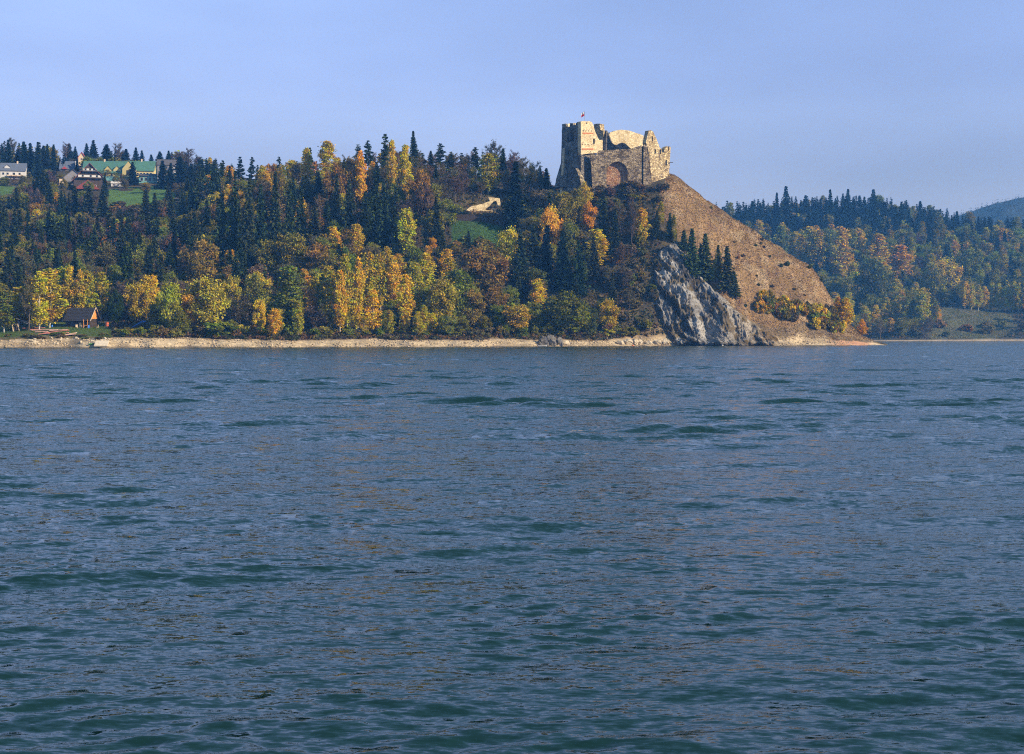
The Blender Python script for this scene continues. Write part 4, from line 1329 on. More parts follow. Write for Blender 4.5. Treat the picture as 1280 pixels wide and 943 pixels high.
PROTO = {}      # kind -> list of dict(trunk, crown, H, W, low)
def reg(kind, trunk, V, Fq, col, H, W, mat):
    """low: a decimated copy of the crown for the far wood"""
    n = len(Fq)
    nlow = 260
    sel = np.random.default_rng(1).choice(n, min(nlow, n), replace=False)
    Q = V[Fq[sel]]
    c = Q.mean(1, keepdims=True)
    Q = c + (Q - c) * math.sqrt(n / len(sel)) * 0.62
    low = (Q.reshape(-1, 3), np.arange(len(sel) * 4).reshape(-1, 4), col[sel])
    PROTO.setdefault(kind, []).append(dict(trunk=trunk, crown=np_mesh(kind + '_crown', V, [Fq], mat, fattr=col), H=H, W=W, low=low, mat=mat))

def make_spruce(seed):
    r = np.random.default_rng(seed)
    H = 24.0; R = r.uniform(2.9, 4.6)
    C, U, W, K = [], [], [], []
    nlev = 38
    for i in range(nlev):
        t = 0.07 + 0.93 * (i + r.uniform(0, .6)) / nlev
        z = t * H
        L0 = R * (1 - t) ** 0.82 * (0.9 + 0.14 * math.sin(i * 2.1)) + 0.18
        nb = int(r.integers(8, 12)) if t < 0.85 else 6
        a0 = r.uniform(0, 6.28)
        for b in range(nb):
            a = a0 + 6.283 * b / nb + r.normal() * 0.25
            L = L0 * r.uniform(0.62, 1.22)
            m = max(2, int(L / 0.42))
            for k in range(m):
                s = (k + 0.6) / m
                q = L * s
                zz = z - 0.30 * q - 0.06 * q * q / max(L, .5) + 0.25 * max(0, s - 0.75) * L
                d = np.array([math.cos(a), math.sin(a), -0.35])
                side = np.array([-math.sin(a), math.cos(a), 0.0])
                c = np.array([math.cos(a) * q, math.sin(a) * q, zz]) + r.normal(size=3) * 0.08
                wd = 0.42 * (1.25 - s * 0.7)
                if r.random() < 0.55:
                    C.append(c); U.append(d * 0.40); W.append(side * wd + np.array([0, 0, r.normal() * 0.12]))
                else:
                    C.append(c - np.array([0, 0, 0.18])); U.append(d * 0.38); W.append(np.array([0, 0, 0.34]) + side * r.normal() * 0.18)
                K.append(1 + 0.18 * math.sin(i * 1.7 + b))
    C, U, W = map(np.array, (C, U, W))
    V, Fq = quads(C, U, W)
    col = jitter_col(r, len(Fq), 0.12, 0.35, np.array(K)[:, None])
    reg('spruce', trunk_mesh('spruce_trunk', H * 0.97, 0.32, 0.05, seed=seed), V, Fq, col, H, 2 * R, M['needle'])

def make_pine(seed):
    """ragged conifer: open tiers, bare lower stem"""
    r = np.random.default_rng(seed)
    H = 22.0; R = 3.6
    C, U, W, limbs = [], [], [], []
    nlev = 24
    for i in range(nlev):
        t = 0.26 + 0.74 * (i + r.uniform(0, .8)) / nlev
        z = t * H
        L0 = R * (1.02 - t) ** 0.7 / 0.8 * r.uniform(0.65, 1.1)
        nb = int(r.integers(3, 7))
        for b in range(nb):
            a = r.uniform(0, 6.28); L = L0 * r.uniform(0.5, 1.15) + 0.15
            limbs.append((Vector((0, 0, z)), Vector((math.cos(a) * L, math.sin(a) * L, z + 0.1 * L)), 0.05, 0.02))
            m = max(3, int(L / 0.16))
            for k in range(m):
                q = L * (0.25 + 0.8 * (k + r.random()) / m)
                c = np.array([math.cos(a) * q, math.sin(a) * q, z + 0.1 * q]) + r.normal(size=3) * np.array([.22, .22, .16])
                d = np.array([math.cos(a), math.sin(a), 0.15]) + r.normal(size=3) * 0.4
                sd = np.cross(d, rand_unit(r, 1)[0])
                C.append(c); U.append(d * 0.30); W.append(sd * 0.26)
    V, Fq = quads(np.array(C), np.array(U), np.array(W))
    reg('pine', trunk_mesh('pine_trunk', H * 0.99, 0.26, 0.04, limbs, 0.15, seed), V, Fq, jitter_col(r, len(Fq), 0.1, 0.35), H, 2 * R, M['needle'])

def make_birch(seed):
    r = np.random.default_rng(seed)
    H = 20.0; R = r.uniform(2.5, 3.3)
    limbs, Cs, S, K = [], [], [], []
    lo = r.uniform(0.10, 0.22)
    for i in range(78):
        t = lo + (1 - lo) * (i + r.random()) / 78
        u = (t - lo) / (1 - lo)
        rad = R * (math.sin(math.pi * min(1, u * 0.80 + 0.17)) ** 0.75) * r.uniform(0.25, 1.05)
        a = r.uniform(0, 6.28)
        e = Vector((math.cos(a) * rad, math.sin(a) * rad, t * H + 0.4))
        if i % 3 == 0: limbs.append((Vector((0, 0, t * H - rad * 0.9)), e, 0.07, 0.02))
        n = int(r.integers(38, 70))
        p = r.normal(size=(n, 3)) * np.array([0.48, 0.48, 0.62])
        p[:, 2] -= np.abs(p[:, 2]) * 0.5
        Cs.append(p + np.array(e)); S.append(r.uniform(0.26, 0.48, n)); K.append(np.repeat(r.uniform(0.8, 1.2, (1, 3)) * np.array([[1, 1, 0.8]]), n, 0))
    V, Fq = leaf_cloud(r, np.concatenate(Cs), np.concatenate(S))
    reg('birch', trunk_mesh('birch_trunk', H * 0.96, 0.21, 0.04, limbs, 0.25, seed), V, Fq, jitter_col(r, len(Fq), 0.15, 0.30, np.concatenate(K)), H, 2 * R, M['leaf'])

def make_broad(seed, kind='broadleaf', H=15.0, R=6.0, lo=0.12, ncl=58):
    r = np.random.default_rng(seed)
    limbs, Cs, S, K = [], [], [], []
    cz = H * (0.5 + lo * 0.5); hz_ = H * (1 - lo) / 2
    lob = [(r.uniform(0, 6.28), r.uniform(-0.5, 0.9), r.uniform(0.08, 0.30)) for _ in range(6)]
    for i in range(ncl):
        d = rand_unit(r, 1)[0]
        f = r.uniform(0.25, 1.0) ** 0.45
        k = 1.0
        for a, e, h in lob:
            k += h * max(0, math.cos(math.atan2(d[1], d[0]) - a)) ** 3 * max(0, 1 - abs(d[2] - e)) - 0.045
        e = np.array([d[0] * R * f * k, d[1] * R * f * k, cz + d[2] * hz_ * f * (0.9 + 0.15 * k)])
        if i % 4 == 0: limbs.append((Vector((0, 0, H * 0.25)), Vector(e) * 0.92, 0.11, 0.02))
        n = int(r.integers(100, 170))
        sp = r.uniform(0.55, 1.05) * R / 6
        p = r.normal(size=(n, 3)) * np.array([sp, sp, sp * 0.72])
        Cs.append(p + e); S.append(r.uniform(0.26, 0.52, n)); K.append(np.repeat(r.uniform(0.72, 1.28, (1, 1)) * r.uniform(0.9, 1.1, (1, 3)), n, 0))
    C = np.concatenate(Cs); S = np.concatenate(S); K = np.concatenate(K)
    ok = C[:, 2] > 0.1
    V, Fq = leaf_cloud(r, C[ok], S[ok], 0.25)
    reg(kind, trunk_mesh(kind + '_trunk', H * 0.62, 0.30, 0.10, limbs, 0.4, seed), V, Fq, jitter_col(r, len(Fq), 0.14, 0.30, K[ok]), H, 2 * R, M['leaf'])

def make_bare(seed):
    r = np.random.default_rng(seed)
    H = 17.0; R = 4.2
    limbs, Cs, U_, W_ = [], [], [], []
    for i in range(34):
        t = r.uniform(0.22, 0.95); a = r.uniform(0, 6.28)
        L = R * (0.55 + 0.6 * math.sin(math.pi * t)) * r.uniform(0.5, 1.0)
        s = Vector((0, 0, t * H * 0.9)); e = Vector((math.cos(a) * L, math.sin(a) * L, t * H * 0.9 + L * r.uniform(0.6, 1.2)))
        limbs.append((s, e, 0.09 * (1.2 - t), 0.02))
        for k in range(62):
            q = s.lerp(e, r.uniform(0.25, 1.0))
            d = np.array((e - s).normalized()) + rand_unit(r, 1)[0] * 0.9; d /= np.linalg.norm(d)
            l = r.uniform(0.5, 1.3)
            side = np.cross(d, rand_unit(r, 1)[0]); side /= np.linalg.norm(side)
            Cs.append(np.array(q) + d * l * 0.5); U_.append(d * l * 0.5); W_.append(side * r.uniform(0.025, 0.06))
        for k in range(16):
            q = np.array(s.lerp(e, r.uniform(0.4, 1.05))) + r.normal(size=3) * 0.6
            d = rand_unit(r, 1)[0]; sd = np.cross(d, rand_unit(r, 1)[0])
            Cs.append(q); U_.append(d * 0.2); W_.append(sd * 0.2)
    V, Fq = quads(np.array(Cs), np.array(U_), np.array(W_))
    reg('bare', trunk_mesh('bare_trunk', H * 0.9, 0.22, 0.05, limbs, 0.3, seed), V, Fq, jitter_col(r, len(Fq), 0.2, 0.35), H, 2 * R, M['leaf'])

for s_ in range(5): make_spruce(100 + s_)
for s_ in range(4): make_pine(200 + s_)
for s_ in range(5): make_birch(300 + s_)
for s_ in range(6): make_broad(400 + s_)
for s_ in range(4): make_bare(500 + s_)
for s_ in range(4): make_broad(600 + s_, 'shrub', 4.0, 2.6, 0.0, 24)

COLS = {
 'dark green': (0.034, 0.050, 0.016), 'blue-green': (0.014, 0.026, 0.017), 'mossy green': (0.085, 0.105, 0.026),
 'green': (0.14, 0.16, 0.018), 'olive': (0.185, 0.185, 0.026), 'yellow-green': (0.40, 0.33, 0.028),
 'golden': (0.55, 0.39, 0.030), 'bright yellow': (0.62, 0.45, 0.022), 'orange': (0.54, 0.275, 0.018),
 'russet': (0.27, 0.165, 0.028), 'brown': (0.145, 0.115, 0.05), 'grey-brown': (0.115, 0.085, 0.062),
}
NAMES = {'spruce': ('spruce_tree', 'spruce'), 'pine': ('pine_tree', 'pine'), 'birch': ('birch_tree', 'birch'), 'broadleaf': ('broadleaf_tree', 'broadleaf tree'),
         'bare': ('bare_tree', 'leafless tree'), 'shrub': ('shrub', 'shrub')}

# ---------------------------------------------------------------- trees that can be picked out: kind, column, base row, top row, width, colour, own label or None
n_, f_ = NEAR, FAR
T1 = [
 ('broadleaf',324,417,374,19,'bright yellow','small bright yellow tree standing out among the lakeside bushes'),
 ('birch',352,413,335,38,'olive','leaning birch with white stem and wide olive crown beside the bright yellow tree'),
 ('broadleaf',389,414,362,27,'orange','round orange tree among the lakeside birches'),
 ('broadleaf',258,418,350,58,'yellow-green','broad yellow-green tree at the lakeside, widest of its row'),
 ('broadleaf',213,418,356,38,'yellow-green',None),('broadleaf',238,417,366,30,'golden',None),
 ('shrub',272,421,402,44,'green','low wide green bush under the broad yellow-green tree'),
 ('bare',300,416,368,34,'grey-brown',None),('bare',312,416,376,24,'brown',None),('broadleaf',288,398,345,26,'yellow-green',None),
 ('birch',413,417,335,24,'yellow-green',None),('birch',434,417,320,20,'yellow-green',None),('birch',448,416,326,18,'golden',None),('birch',425,418,340,18,'golden',None),
 ('bare',395,418,380,36,'grey-brown',None),('birch',404,415,345,20,'olive',None),('bare',408,418,372,24,'olive',None),
 ('broadleaf',252,362,300,46,'russet','large russet and olive tree in the middle of the shaded slope'),
 ('broadleaf',262,352,318,20,'orange',None),('broadleaf',246,366,322,30,'olive',None),
 ('broadleaf',336,347,300,38,'olive',None),('broadleaf',365,347,292,42,'olive',None),('broadleaf',397,354,304,34,'russet',None),
 ('spruce',275,346,240,26,'dark green',None),('spruce',292,342,214,28,'dark green',None),('spruce',309,346,222,28,'dark green',None),('spruce',326,336,228,26,'dark green',None),
 ('spruce',344,330,214,24,'dark green',None),('spruce',361,322,226,24,'dark green',None),('spruce',376,316,232,24,'dark green',None),
 ('spruce',392,312,257,32,'mossy green','spruce with sunlit mossy green boughs above the round olive trees'),
 ('spruce',420,300,215,24,'dark green',None),('spruce',436,306,224,24,'dark green',None),
 ('birch',383,236,187,15,'golden',None),('birch',408,232,178,26,'golden','widest golden birch on the hill crest'),('pine',389,230,184,11,'dark green',None),
 ('pine',349,240,196,14,'dark green',None),('pine',301,240,196,16,'blue-green',None),('pine',314,240,196,14,'blue-green',None),
 ('bare',348,268,206,18,'russet',None),('birch',352,260,208,14,'olive',None),
 ('broadleaf',422,262,206,32,'russet',None),('broadleaf',440,258,200,26,'russet',None),('birch',452,262,192,15,'golden',None),
 ('pine',483,226,167,18,'dark green','tall pine on the crest above a golden birch'),('spruce',518,212,163,19,'dark green','highest spruce on the hill crest'),
 ('pine',551,208,171,20,'dark green','bushy pine on the crest between the highest spruce and bare trees'),('pine',461,218,175,18,'dark green',None),('pine',448,218,180,16,'dark green',None),
 ('spruce',538,208,181,14,'dark green',None),('pine',563,208,180,14,'dark green',None),('pine',594,212,174,17,'dark green',None),('spruce',603,214,178,12,'dark green',None),('spruce',628,222,182,16,'dark green',None),
 ('bare',618,220,172,24,'grey-brown','tall thin leafless tree on the crest near the ruined wall'),('bare',643,226,188,18,'grey-brown',None),('bare',655,230,196,16,'brown',None),
 ('spruce',675,236,206,14,'dark green',None),('spruce',683,238,210,16,'dark green',None),('bare',668,238,202,18,'brown',None),
 ('birch',507,256,184,16,'golden','slender golden birch with white stem high on the wooded hill'),('birch',490,244,178,13,'golden',None),
 ('birch',508,328,263,24,'golden','golden birch halfway down the wooded hill'),('broadleaf',541,314,297,11,'orange','tiny orange tree at the edge of the hillside meadow'),
 ('birch',506,412,345,21,'bright yellow','bright yellow birch at the lakeside, tallest of the yellow ones'),('birch',467,416,364,20,'bright yellow',None),('birch',447,416,356,16,'golden',None),
 ('birch',460,394,318,24,'yellow-green',None),('birch',476,394,320,22,'yellow-green',None),('birch',493,396,330,20,'golden',None),('birch',534,378,319,24,'golden',None),('birch',520,392,330,22,'yellow-green',None),
 ('broadleaf',567,412,336,54,'green','large round green tree at the lakeside below the meadow'),('broadleaf',551,416,350,40,'yellow-green',None),('broadleaf',590,412,362,36,'olive',None),
 ('birch',541,418,392,11,'bright yellow','young bright yellow birch in front of the large green tree'),
 ('broadleaf',610,378,308,58,'russet','large russet tree below the hillside meadow'),('broadleaf',590,372,330,30,'olive',None),
 ('spruce',645,292,202,38,'blue-green','big dark spruce standing alone beside the ruined wall'),
 ('spruce',652,362,286,30,'dark green',None),('spruce',668,352,280,28,'dark green',None),('spruce',586,324,288,16,'dark green','young dark spruce at the lower edge of the meadow'),
 ('broadleaf',632,345,286,34,'golden','golden-topped tree at the corner of the hillside meadow'),
 ('birch',673,388,350,20,'bright yellow','bright yellow tree in front of the dark spruces below the castle'),
 ('broadleaf',645,419,381,37,'yellow-green','round yellow-green tree at the beach beside the rock outcrop'),('broadleaf',666,414,378,30,'olive',None),('broadleaf',690,416,386,30,'olive',None),
 ('spruce',480,322,222,28,'dark green',None),('spruce',456,304,238,28,'dark green',None),('spruce',546,308,247,20,'dark green',None),('spruce',470,312,232,24,'dark green',None),('spruce',496,330,270,20,'dark green',None),
 ('birch',610,244,193,26,'yellow-green','yellow-green birch on the crest behind the ruined wall'),('broadleaf',525,274,212,28,'russet',None),('broadleaf',533,280,230,26,'brown',None),
 ('spruce',754,318,238,25,'dark green','tall dark spruce on the slope directly under the castle arch'),('spruce',768,326,262,22,'dark green',None),('spruce',742,352,296,24,'dark green',None),
 ('broadleaf',737,292,252,18,'orange','orange tree beside the tall dark spruce below the castle'),('broadleaf',730,262,230,20,'golden','golden tree at the foot of the castle tower'),
 ('birch',745,338,288,27,'bright yellow','bright yellow tree halfway up the castle hill'),('broadleaf',690,324,260,30,'golden','golden-topped tree on the slope below the castle tower'),
 ('birch',802,306,262,18,'golden','golden birch with bare white stem above the cliff'),('bare',790,318,250,12,'grey-brown',None),
 ('broadleaf',706,300,244,34,'olive',None),('broadleaf',720,280,236,26,'olive',None),('broadleaf',714,330,276,26,'olive',None),
 ('spruce',855,314,284,13,'mossy green',None),('spruce',866,350,282,19,'mossy green',None),('spruce',883,353,287,18,'mossy green',None),('spruce',898,350,302,14,'mossy green',None),('spruce',909,365,304,20,'mossy green',None),('spruce',918,372,334,15,'mossy green',None),
 ('spruce',838,300,262,13,'mossy green',None),('spruce',820,300,260,12,'dark green',None),('spruce',875,340,300,13,'mossy green',None),
 ('broadleaf',712,421,367,54,'green','round green tree beside the shore outcrop below the castle'),('broadleaf',760,416,374,27,'yellow-green','small yellow-green tree in the shade beside the cliff'),
 ('birch',893,350,326,11,'bright yellow',None),('birch',826,282,254,9,'yellow-green',None),('birch',843,306,270,7,'olive',None),
 ('spruce',703,368,288,32,'blue-green',None),('spruce',682,354,282,28,'blue-green',None),('spruce',725,372,300,26,'dark green',None),
 ('birch',1058,408,374,18,'golden',None),('birch',1048,400,372,12,'orange',None),('broadleaf',1078,420,399,13,'orange','small orange tree at the tip of the castle hill'),
 # beside the hut
 ('birch',24,408,360,30,'yellow-green',None),('birch',62,410,338,32,'yellow-green','broad yellow-green birch with white stem next to the hut'),('birch',49,412,342,24,'golden',None),('birch',78,402,336,20,'yellow-green',None),
 ('birch',88,404,334,16,'golden',None),('birch',100,404,340,16,'yellow-green',None),('birch',110,402,341,20,'yellow-green',None),('birch',126,400,342,22,'yellow-green',None),('birch',5,416,364,28,'olive',None),('bare',36,414,352,24,'brown',None),
 ('broadleaf',172,404,354,30,'yellow-green',None),('birch',184,403,346,20,'golden',None),('birch',190,402,346,16,'bright yellow',None),('broadleaf',196,414,378,26,'olive',None),('broadleaf',226,420,388,26,'olive',None),
 ('broadleaf',135,346,308,30,'brown',None),('bare',148,400,352,20,'grey-brown',None),('broadleaf',145,408,364,20,'dark green',None),
 # village trees
 ('spruce',10,216,174,15,'blue-green',None),('spruce',22,220,186,14,'blue-green',None),('spruce',30,222,176,13,'blue-green',None),('spruce',38,222,178,16,'blue-green',None),('spruce',46,224,177,14,'blue-green',None),('spruce',54,222,181,14,'blue-green',None),
 ('spruce',66,222,202,9,'blue-green',None),('spruce',86,204,177,16,'blue-green',None),('spruce',94,204,181,10,'blue-green',None),('spruce',108,204,177,11,'blue-green',None),('spruce',117,204,173,14,'blue-green',None),('spruce',133,204,178,15,'blue-green',None),
 ('bare',148,206,178,13,'grey-brown',None),('spruce',158,206,184,11,'blue-green',None),('spruce',170,206,182,11,'blue-green',None),('spruce',177,206,186,8,'blue-green',None),('spruce',189,206,191,8,'blue-green',None),('spruce',166,232,202,15,'blue-green','dark spruce standing before the green-roofed guest house'),
 ('spruce',203,236,200,15,'blue-green',None),('spruce',213,237,203,14,'blue-green',None),('broadleaf',6,233,221,13,'olive',None),('bare',17,234,219,12,'grey-brown',None),('broadleaf',28,233,220,12,'brown',None),('spruce',200,208,189,13,'blue-green',None),('spruce',211,210,188,11,'blue-green',None),('spruce',225,234,195,20,'blue-green',None),('bare',236,214,185,16,'grey-brown',None),('bare',83,206,178,12,'grey-brown',None),('bare',14,206,172,14,'grey-brown',None),
 ('spruce',131,246,218,14,'dark green',None),('spruce',182,282,236,22,'dark green','dark spruce at the lower edge of the village meadow'),('spruce',193,288,240,18,'dark green',None),('spruce',213,290,236,20,'dark green',None),('spruce',228,286,234,16,'dark green',None),('spruce',239,280,226,16,'blue-green',None),
 ('spruce',62,270,230,22,'dark green',None),('spruce',94,282,232,24,'dark green',None),('spruce',112,284,232,26,'dark green',None),('spruce',130,290,236,26,'dark green',None),('spruce',76,284,238,20,'dark green',None),('spruce',20,276,234,22,'dark green',None),
]
T2 = [
 ('spruce',984,290,232,25,'blue-green','tall spruce rising above the far ridge'),('spruce',971,288,240,16,'blue-green',None),('spruce',1038,286,236,18,'blue-green',None),('spruce',1060,286,236,22,'blue-green',None),('spruce',1092,288,236,20,'blue-green',None),
 ('birch',1012,342,285,26,'yellow-green',None),('birch',1022,346,290,24,'yellow-green',None),('birch',978,330,284,18,'olive',None),('birch',958,300,280,12,'olive',None),('birch',1000,350,296,20,'olive',None),
 ('birch',1050,356,286,28,'yellow-green',None),('birch',1064,350,288,22,'olive',None),('birch',1075,346,288,22,'yellow-green',None),('birch',1100,352,294,26,'yellow-green',None),('birch',1126,354,308,30,'yellow-green',None),
 ('broadleaf',1090,392,322,44,'mossy green','large dark green tree halfway up the far hillside'),('broadleaf',1186,372,324,38,'yellow-green','broad yellow-green tree above the far meadow'),('broadleaf',1168,378,332,32,'olive',None),('broadleaf',1215,362,310,34,'olive',None),
 ('birch',1094,408,382,12,'golden',None),('birch',1106,408,380,12,'yellow-green',None),('birch',1118,408,376,12,'yellow-green',None),('birch',1130,410,372,13,'yellow-green',None),('birch',1154,410,362,18,'yellow-green','yellow-green birch at the edge of the far meadow, tallest there'),('birch',1166,408,372,14,'olive',None),('birch',1172,406,382,9,'golden',None),('birch',1142,410,376,14,'olive',None),
] + [('birch',1206 + 8.5 * i, 388 + 0.4 * i, 356 + (i * 37 % 7) - 3, 11, ('golden','yellow-green','yellow-green')[i % 3], None) for i in range(11)]

# ---------------------------------------------------------------- scattered wood
MARKS = {'village': [('the white house', 16, 230), ('the red chalet', 105, 240), ('the guest house', 165, 232), ('the village meadow', 170, 262), ('the brown tree above the hut', 135, 330), ('the large russet and olive tree', 245, 345), ('the small red-roofed house', 100, 190), ('the grey apartment house', 215, 215)],
         'wood': [('the large russet and olive tree', 262, 345), ('the round olive trees', 350, 340), ('the widest golden birch', 408, 215), ('the mossy green spruce', 392, 300), ('the slender golden birch', 507, 245), ('the highest spruce', 518, 195), ('the golden birch halfway down', 508, 320), ('the ruined wall', 600, 250), ('the hillside meadow', 600, 300), ('the big lone spruce', 645, 285), ('the large russet tree', 610, 365), ('the first crest pines', 305, 235)],
         'shore': [('the wooden hut', 98, 410), ('the blue slide', 175, 412), ('the broad yellow-green tree', 258, 415), ('the leaning birch', 345, 415), ('the round orange tree', 389, 416), ('the bright yellow birch', 500, 414), ('the large green tree', 567, 414), ('the shore outcrop', 690, 420)],
         'castle': [('the castle tower', 712, 245), ('the castle arch', 775, 240), ('the tall dark spruce', 754, 310), ('the bright yellow tree', 745, 335), ('the cliff', 820, 330), ('the shore outcrop', 700, 420), ('the small yellow-green tree', 765, 412), ('the golden birch above the cliff', 802, 295)],
         'far': [('the large dark green tree', 1090, 390), ('the broad yellow-green tree', 1186, 365), ('the far meadow', 1210, 400), ('the tall ridge spruce', 984, 290), ('the castle hill skyline', 960, 330), ('the tip of the castle hill', 1085, 415), ('the notch before the blue mountain', 1205, 290), ('the golden birch row', 1255, 375)]}
def zone(T, px, py, Y):
    d = Y - float(T.shore(px))
    if T is FAR: zn, mk = 'on the far hillside', 'far'
    elif px > 668 and d >= 30: zn, mk = 'on the castle hill', 'castle'
    elif d < 58: zn, mk = 'by the lakeshore', 'shore'
    elif px < 262: zn, mk = ('among the houses', 'village') if Y > 985 else ('on the village slope', 'village')
    else: zn, mk = 'on the wooded hill', 'wood'
    if px > 835 and T is NEAR:
        return 'on the castle hill near ' + ('the spruces above the cliff' if px < 935 else 'the golden scrub' if py > 350 else 'the grassy ridge')
    m = min(MARKS[mk], key=lambda q: (q[1] - px) ** 2 + (q[2] - py) ** 2)[0]
    return zn + ' near ' + m

def pick(r, table):
    x = r.random() * sum(w for w, *_ in table)
    for w, *k in table:
        x -= w
        if x <= 0: return k
    return table[-1][1:]

def near_mix(px, py, d, Y):
    if px < 262:
        if d < 55: return [(3,'birch','yellow-green'),(2,'birch','golden'),(2,'broadleaf','olive'),(2,'broadleaf','yellow-green'),(1,'bare','brown')]
        if Y > 985: return [(5,'spruce','blue-green'),(1,'bare','grey-brown'),(1,'broadleaf','olive')]
        if py > 330: return [(3,'spruce','dark green'),(2,'broadleaf','olive'),(2,'bare','brown'),(1,'broadleaf','brown')]
        return [(7,'spruce','dark green'),(1.6,'bare','grey-brown'),(1.8,'broadleaf','olive'),(0.3,'broadleaf','russet'),(0.8,'broadleaf','brown'),(0.3,'birch','golden')]
    if px < 560:
        if d < 78: return [(4,'birch','yellow-green'),(3,'birch','golden'),(2,'broadleaf','olive'),(2,'broadleaf','yellow-green'),(1,'bare','grey-brown'),(1,'broadleaf','green')]
        if py < 245: return [(2,'pine','dark green'),(2,'spruce','dark green'),(2.5,'bare','brown'),(1,'birch','golden'),(1,'broadleaf','russet')]
        if 505 < px and py < 320: return [(4,'bare','brown'),(2,'bare','grey-brown'),(1,'broadleaf','brown'),(1,'spruce','dark green'),(0.7,'broadleaf','olive')]
        return [(3.2,'spruce','dark green'),(1.5,'bare','brown'),(2,'broadleaf','olive'),(0.8,'broadleaf','brown'),(0.4,'broadleaf','russet'),(0.6,'birch','golden'),(0.8,'broadleaf','yellow-green'),(0.6,'broadleaf','green')]
    if px < 668:
        if d < 50: return [(2,'broadleaf','olive'),(2,'broadleaf','green'),(1,'broadleaf','russet'),(1,'birch','yellow-green')]
        if py < 268: return [(4,'bare','brown'),(2,'bare','grey-brown'),(1,'birch','olive'),(0.6,'pine','dark green')]
        return [(3,'broadleaf','olive'),(1,'broadleaf','brown'),(1,'bare','brown'),(2,'spruce','dark green'),(0.5,'broadleaf','russet')]
    if py > 330: return [(4,'spruce','dark green'),(2,'bare','brown'),(2,'broadleaf','brown'),(1,'broadleaf','olive'),(1,'broadleaf','mossy green')]
    return [(2,'spruce','dark green'),(2,'broadleaf','olive'),(2,'bare','brown'),(1,'broadleaf','brown'),(1,'bare','grey-brown')]

def far_mix(px, py, d, Y):
    if py < 306: return [(8,'spruce','blue-green'),(0.5,'broadleaf','olive'),(0.5,'birch','olive')]
    if py < 345: return [(2.5,'spruce','blue-green'),(2,'broadleaf','olive'),(2,'birch','olive'),(0.7,'bare','grey-brown'),(1.5,'birch','yellow-green'),(1,'broadleaf','green')]
    if d < 60: return [(2,'broadleaf','olive'),(2,'bare','brown'),(1,'birch','yellow-green')]
    return [(2,'broadleaf','olive'),(0.7,'bare','grey-brown'),(1.2,'broadleaf','green'),(1.5,'spruce','blue-green'),(1.5,'birch','yellow-green'),(0.8,'broadleaf','mossy green')]

trees = []
def add_tree(kind, px, Y, T, h, w, colour, label=None, seed=None, col=None, fixed=False):
    r = random.Random(seed if seed is not None else len(trees) * 13 + 5)
    z = float(T.z(px, Y))
    c = np.array(COLS[colour]) * np.array([r.uniform(.82, 1.2), r.uniform(.85, 1.15), r.uniform(.8, 1.2)])
    trees.append(dict(kind=kind, px=px, Y=Y, T=T, x=wx(px, Y), z=z, h=h, w=w, colour=colour, col=c, label=label, py=HZ - (z - CAMH) * F / Y, rz=r.uniform(0, 6.28), v=r.randrange(1000), fixed=fixed))

for T, lst in ((NEAR, T1), (FAR, T2)):
    for (k, px, b, t, w, c, lab) in lst:
        Y = T.find(px, b)
        s = Y / F
        if px > 815 and T is NEAR and k == 'spruce': w *= 1.35; t += 4
        if b < 240 and px < 262 and k == 'spruce': w *= 1.4
        add_tree(k, px, Y, T, (b - t) * s, w * s, c, lab, fixed=True)

SKYN = ([-100, 0, 60, 100, 200, 250, 300, 340, 380, 420, 460, 500, 560, 620, 650, 690, 720, 800], [178, 176, 178, 179, 184, 193, 205, 206, 198, 196, 190, 186, 190, 188, 200, 216, 240, 250])
SKYF = ([860, 950, 980, 1040, 1100, 1150, 1200, 1280, 1400], [254, 248, 246, 241, 243, 251, 264, 271, 280])
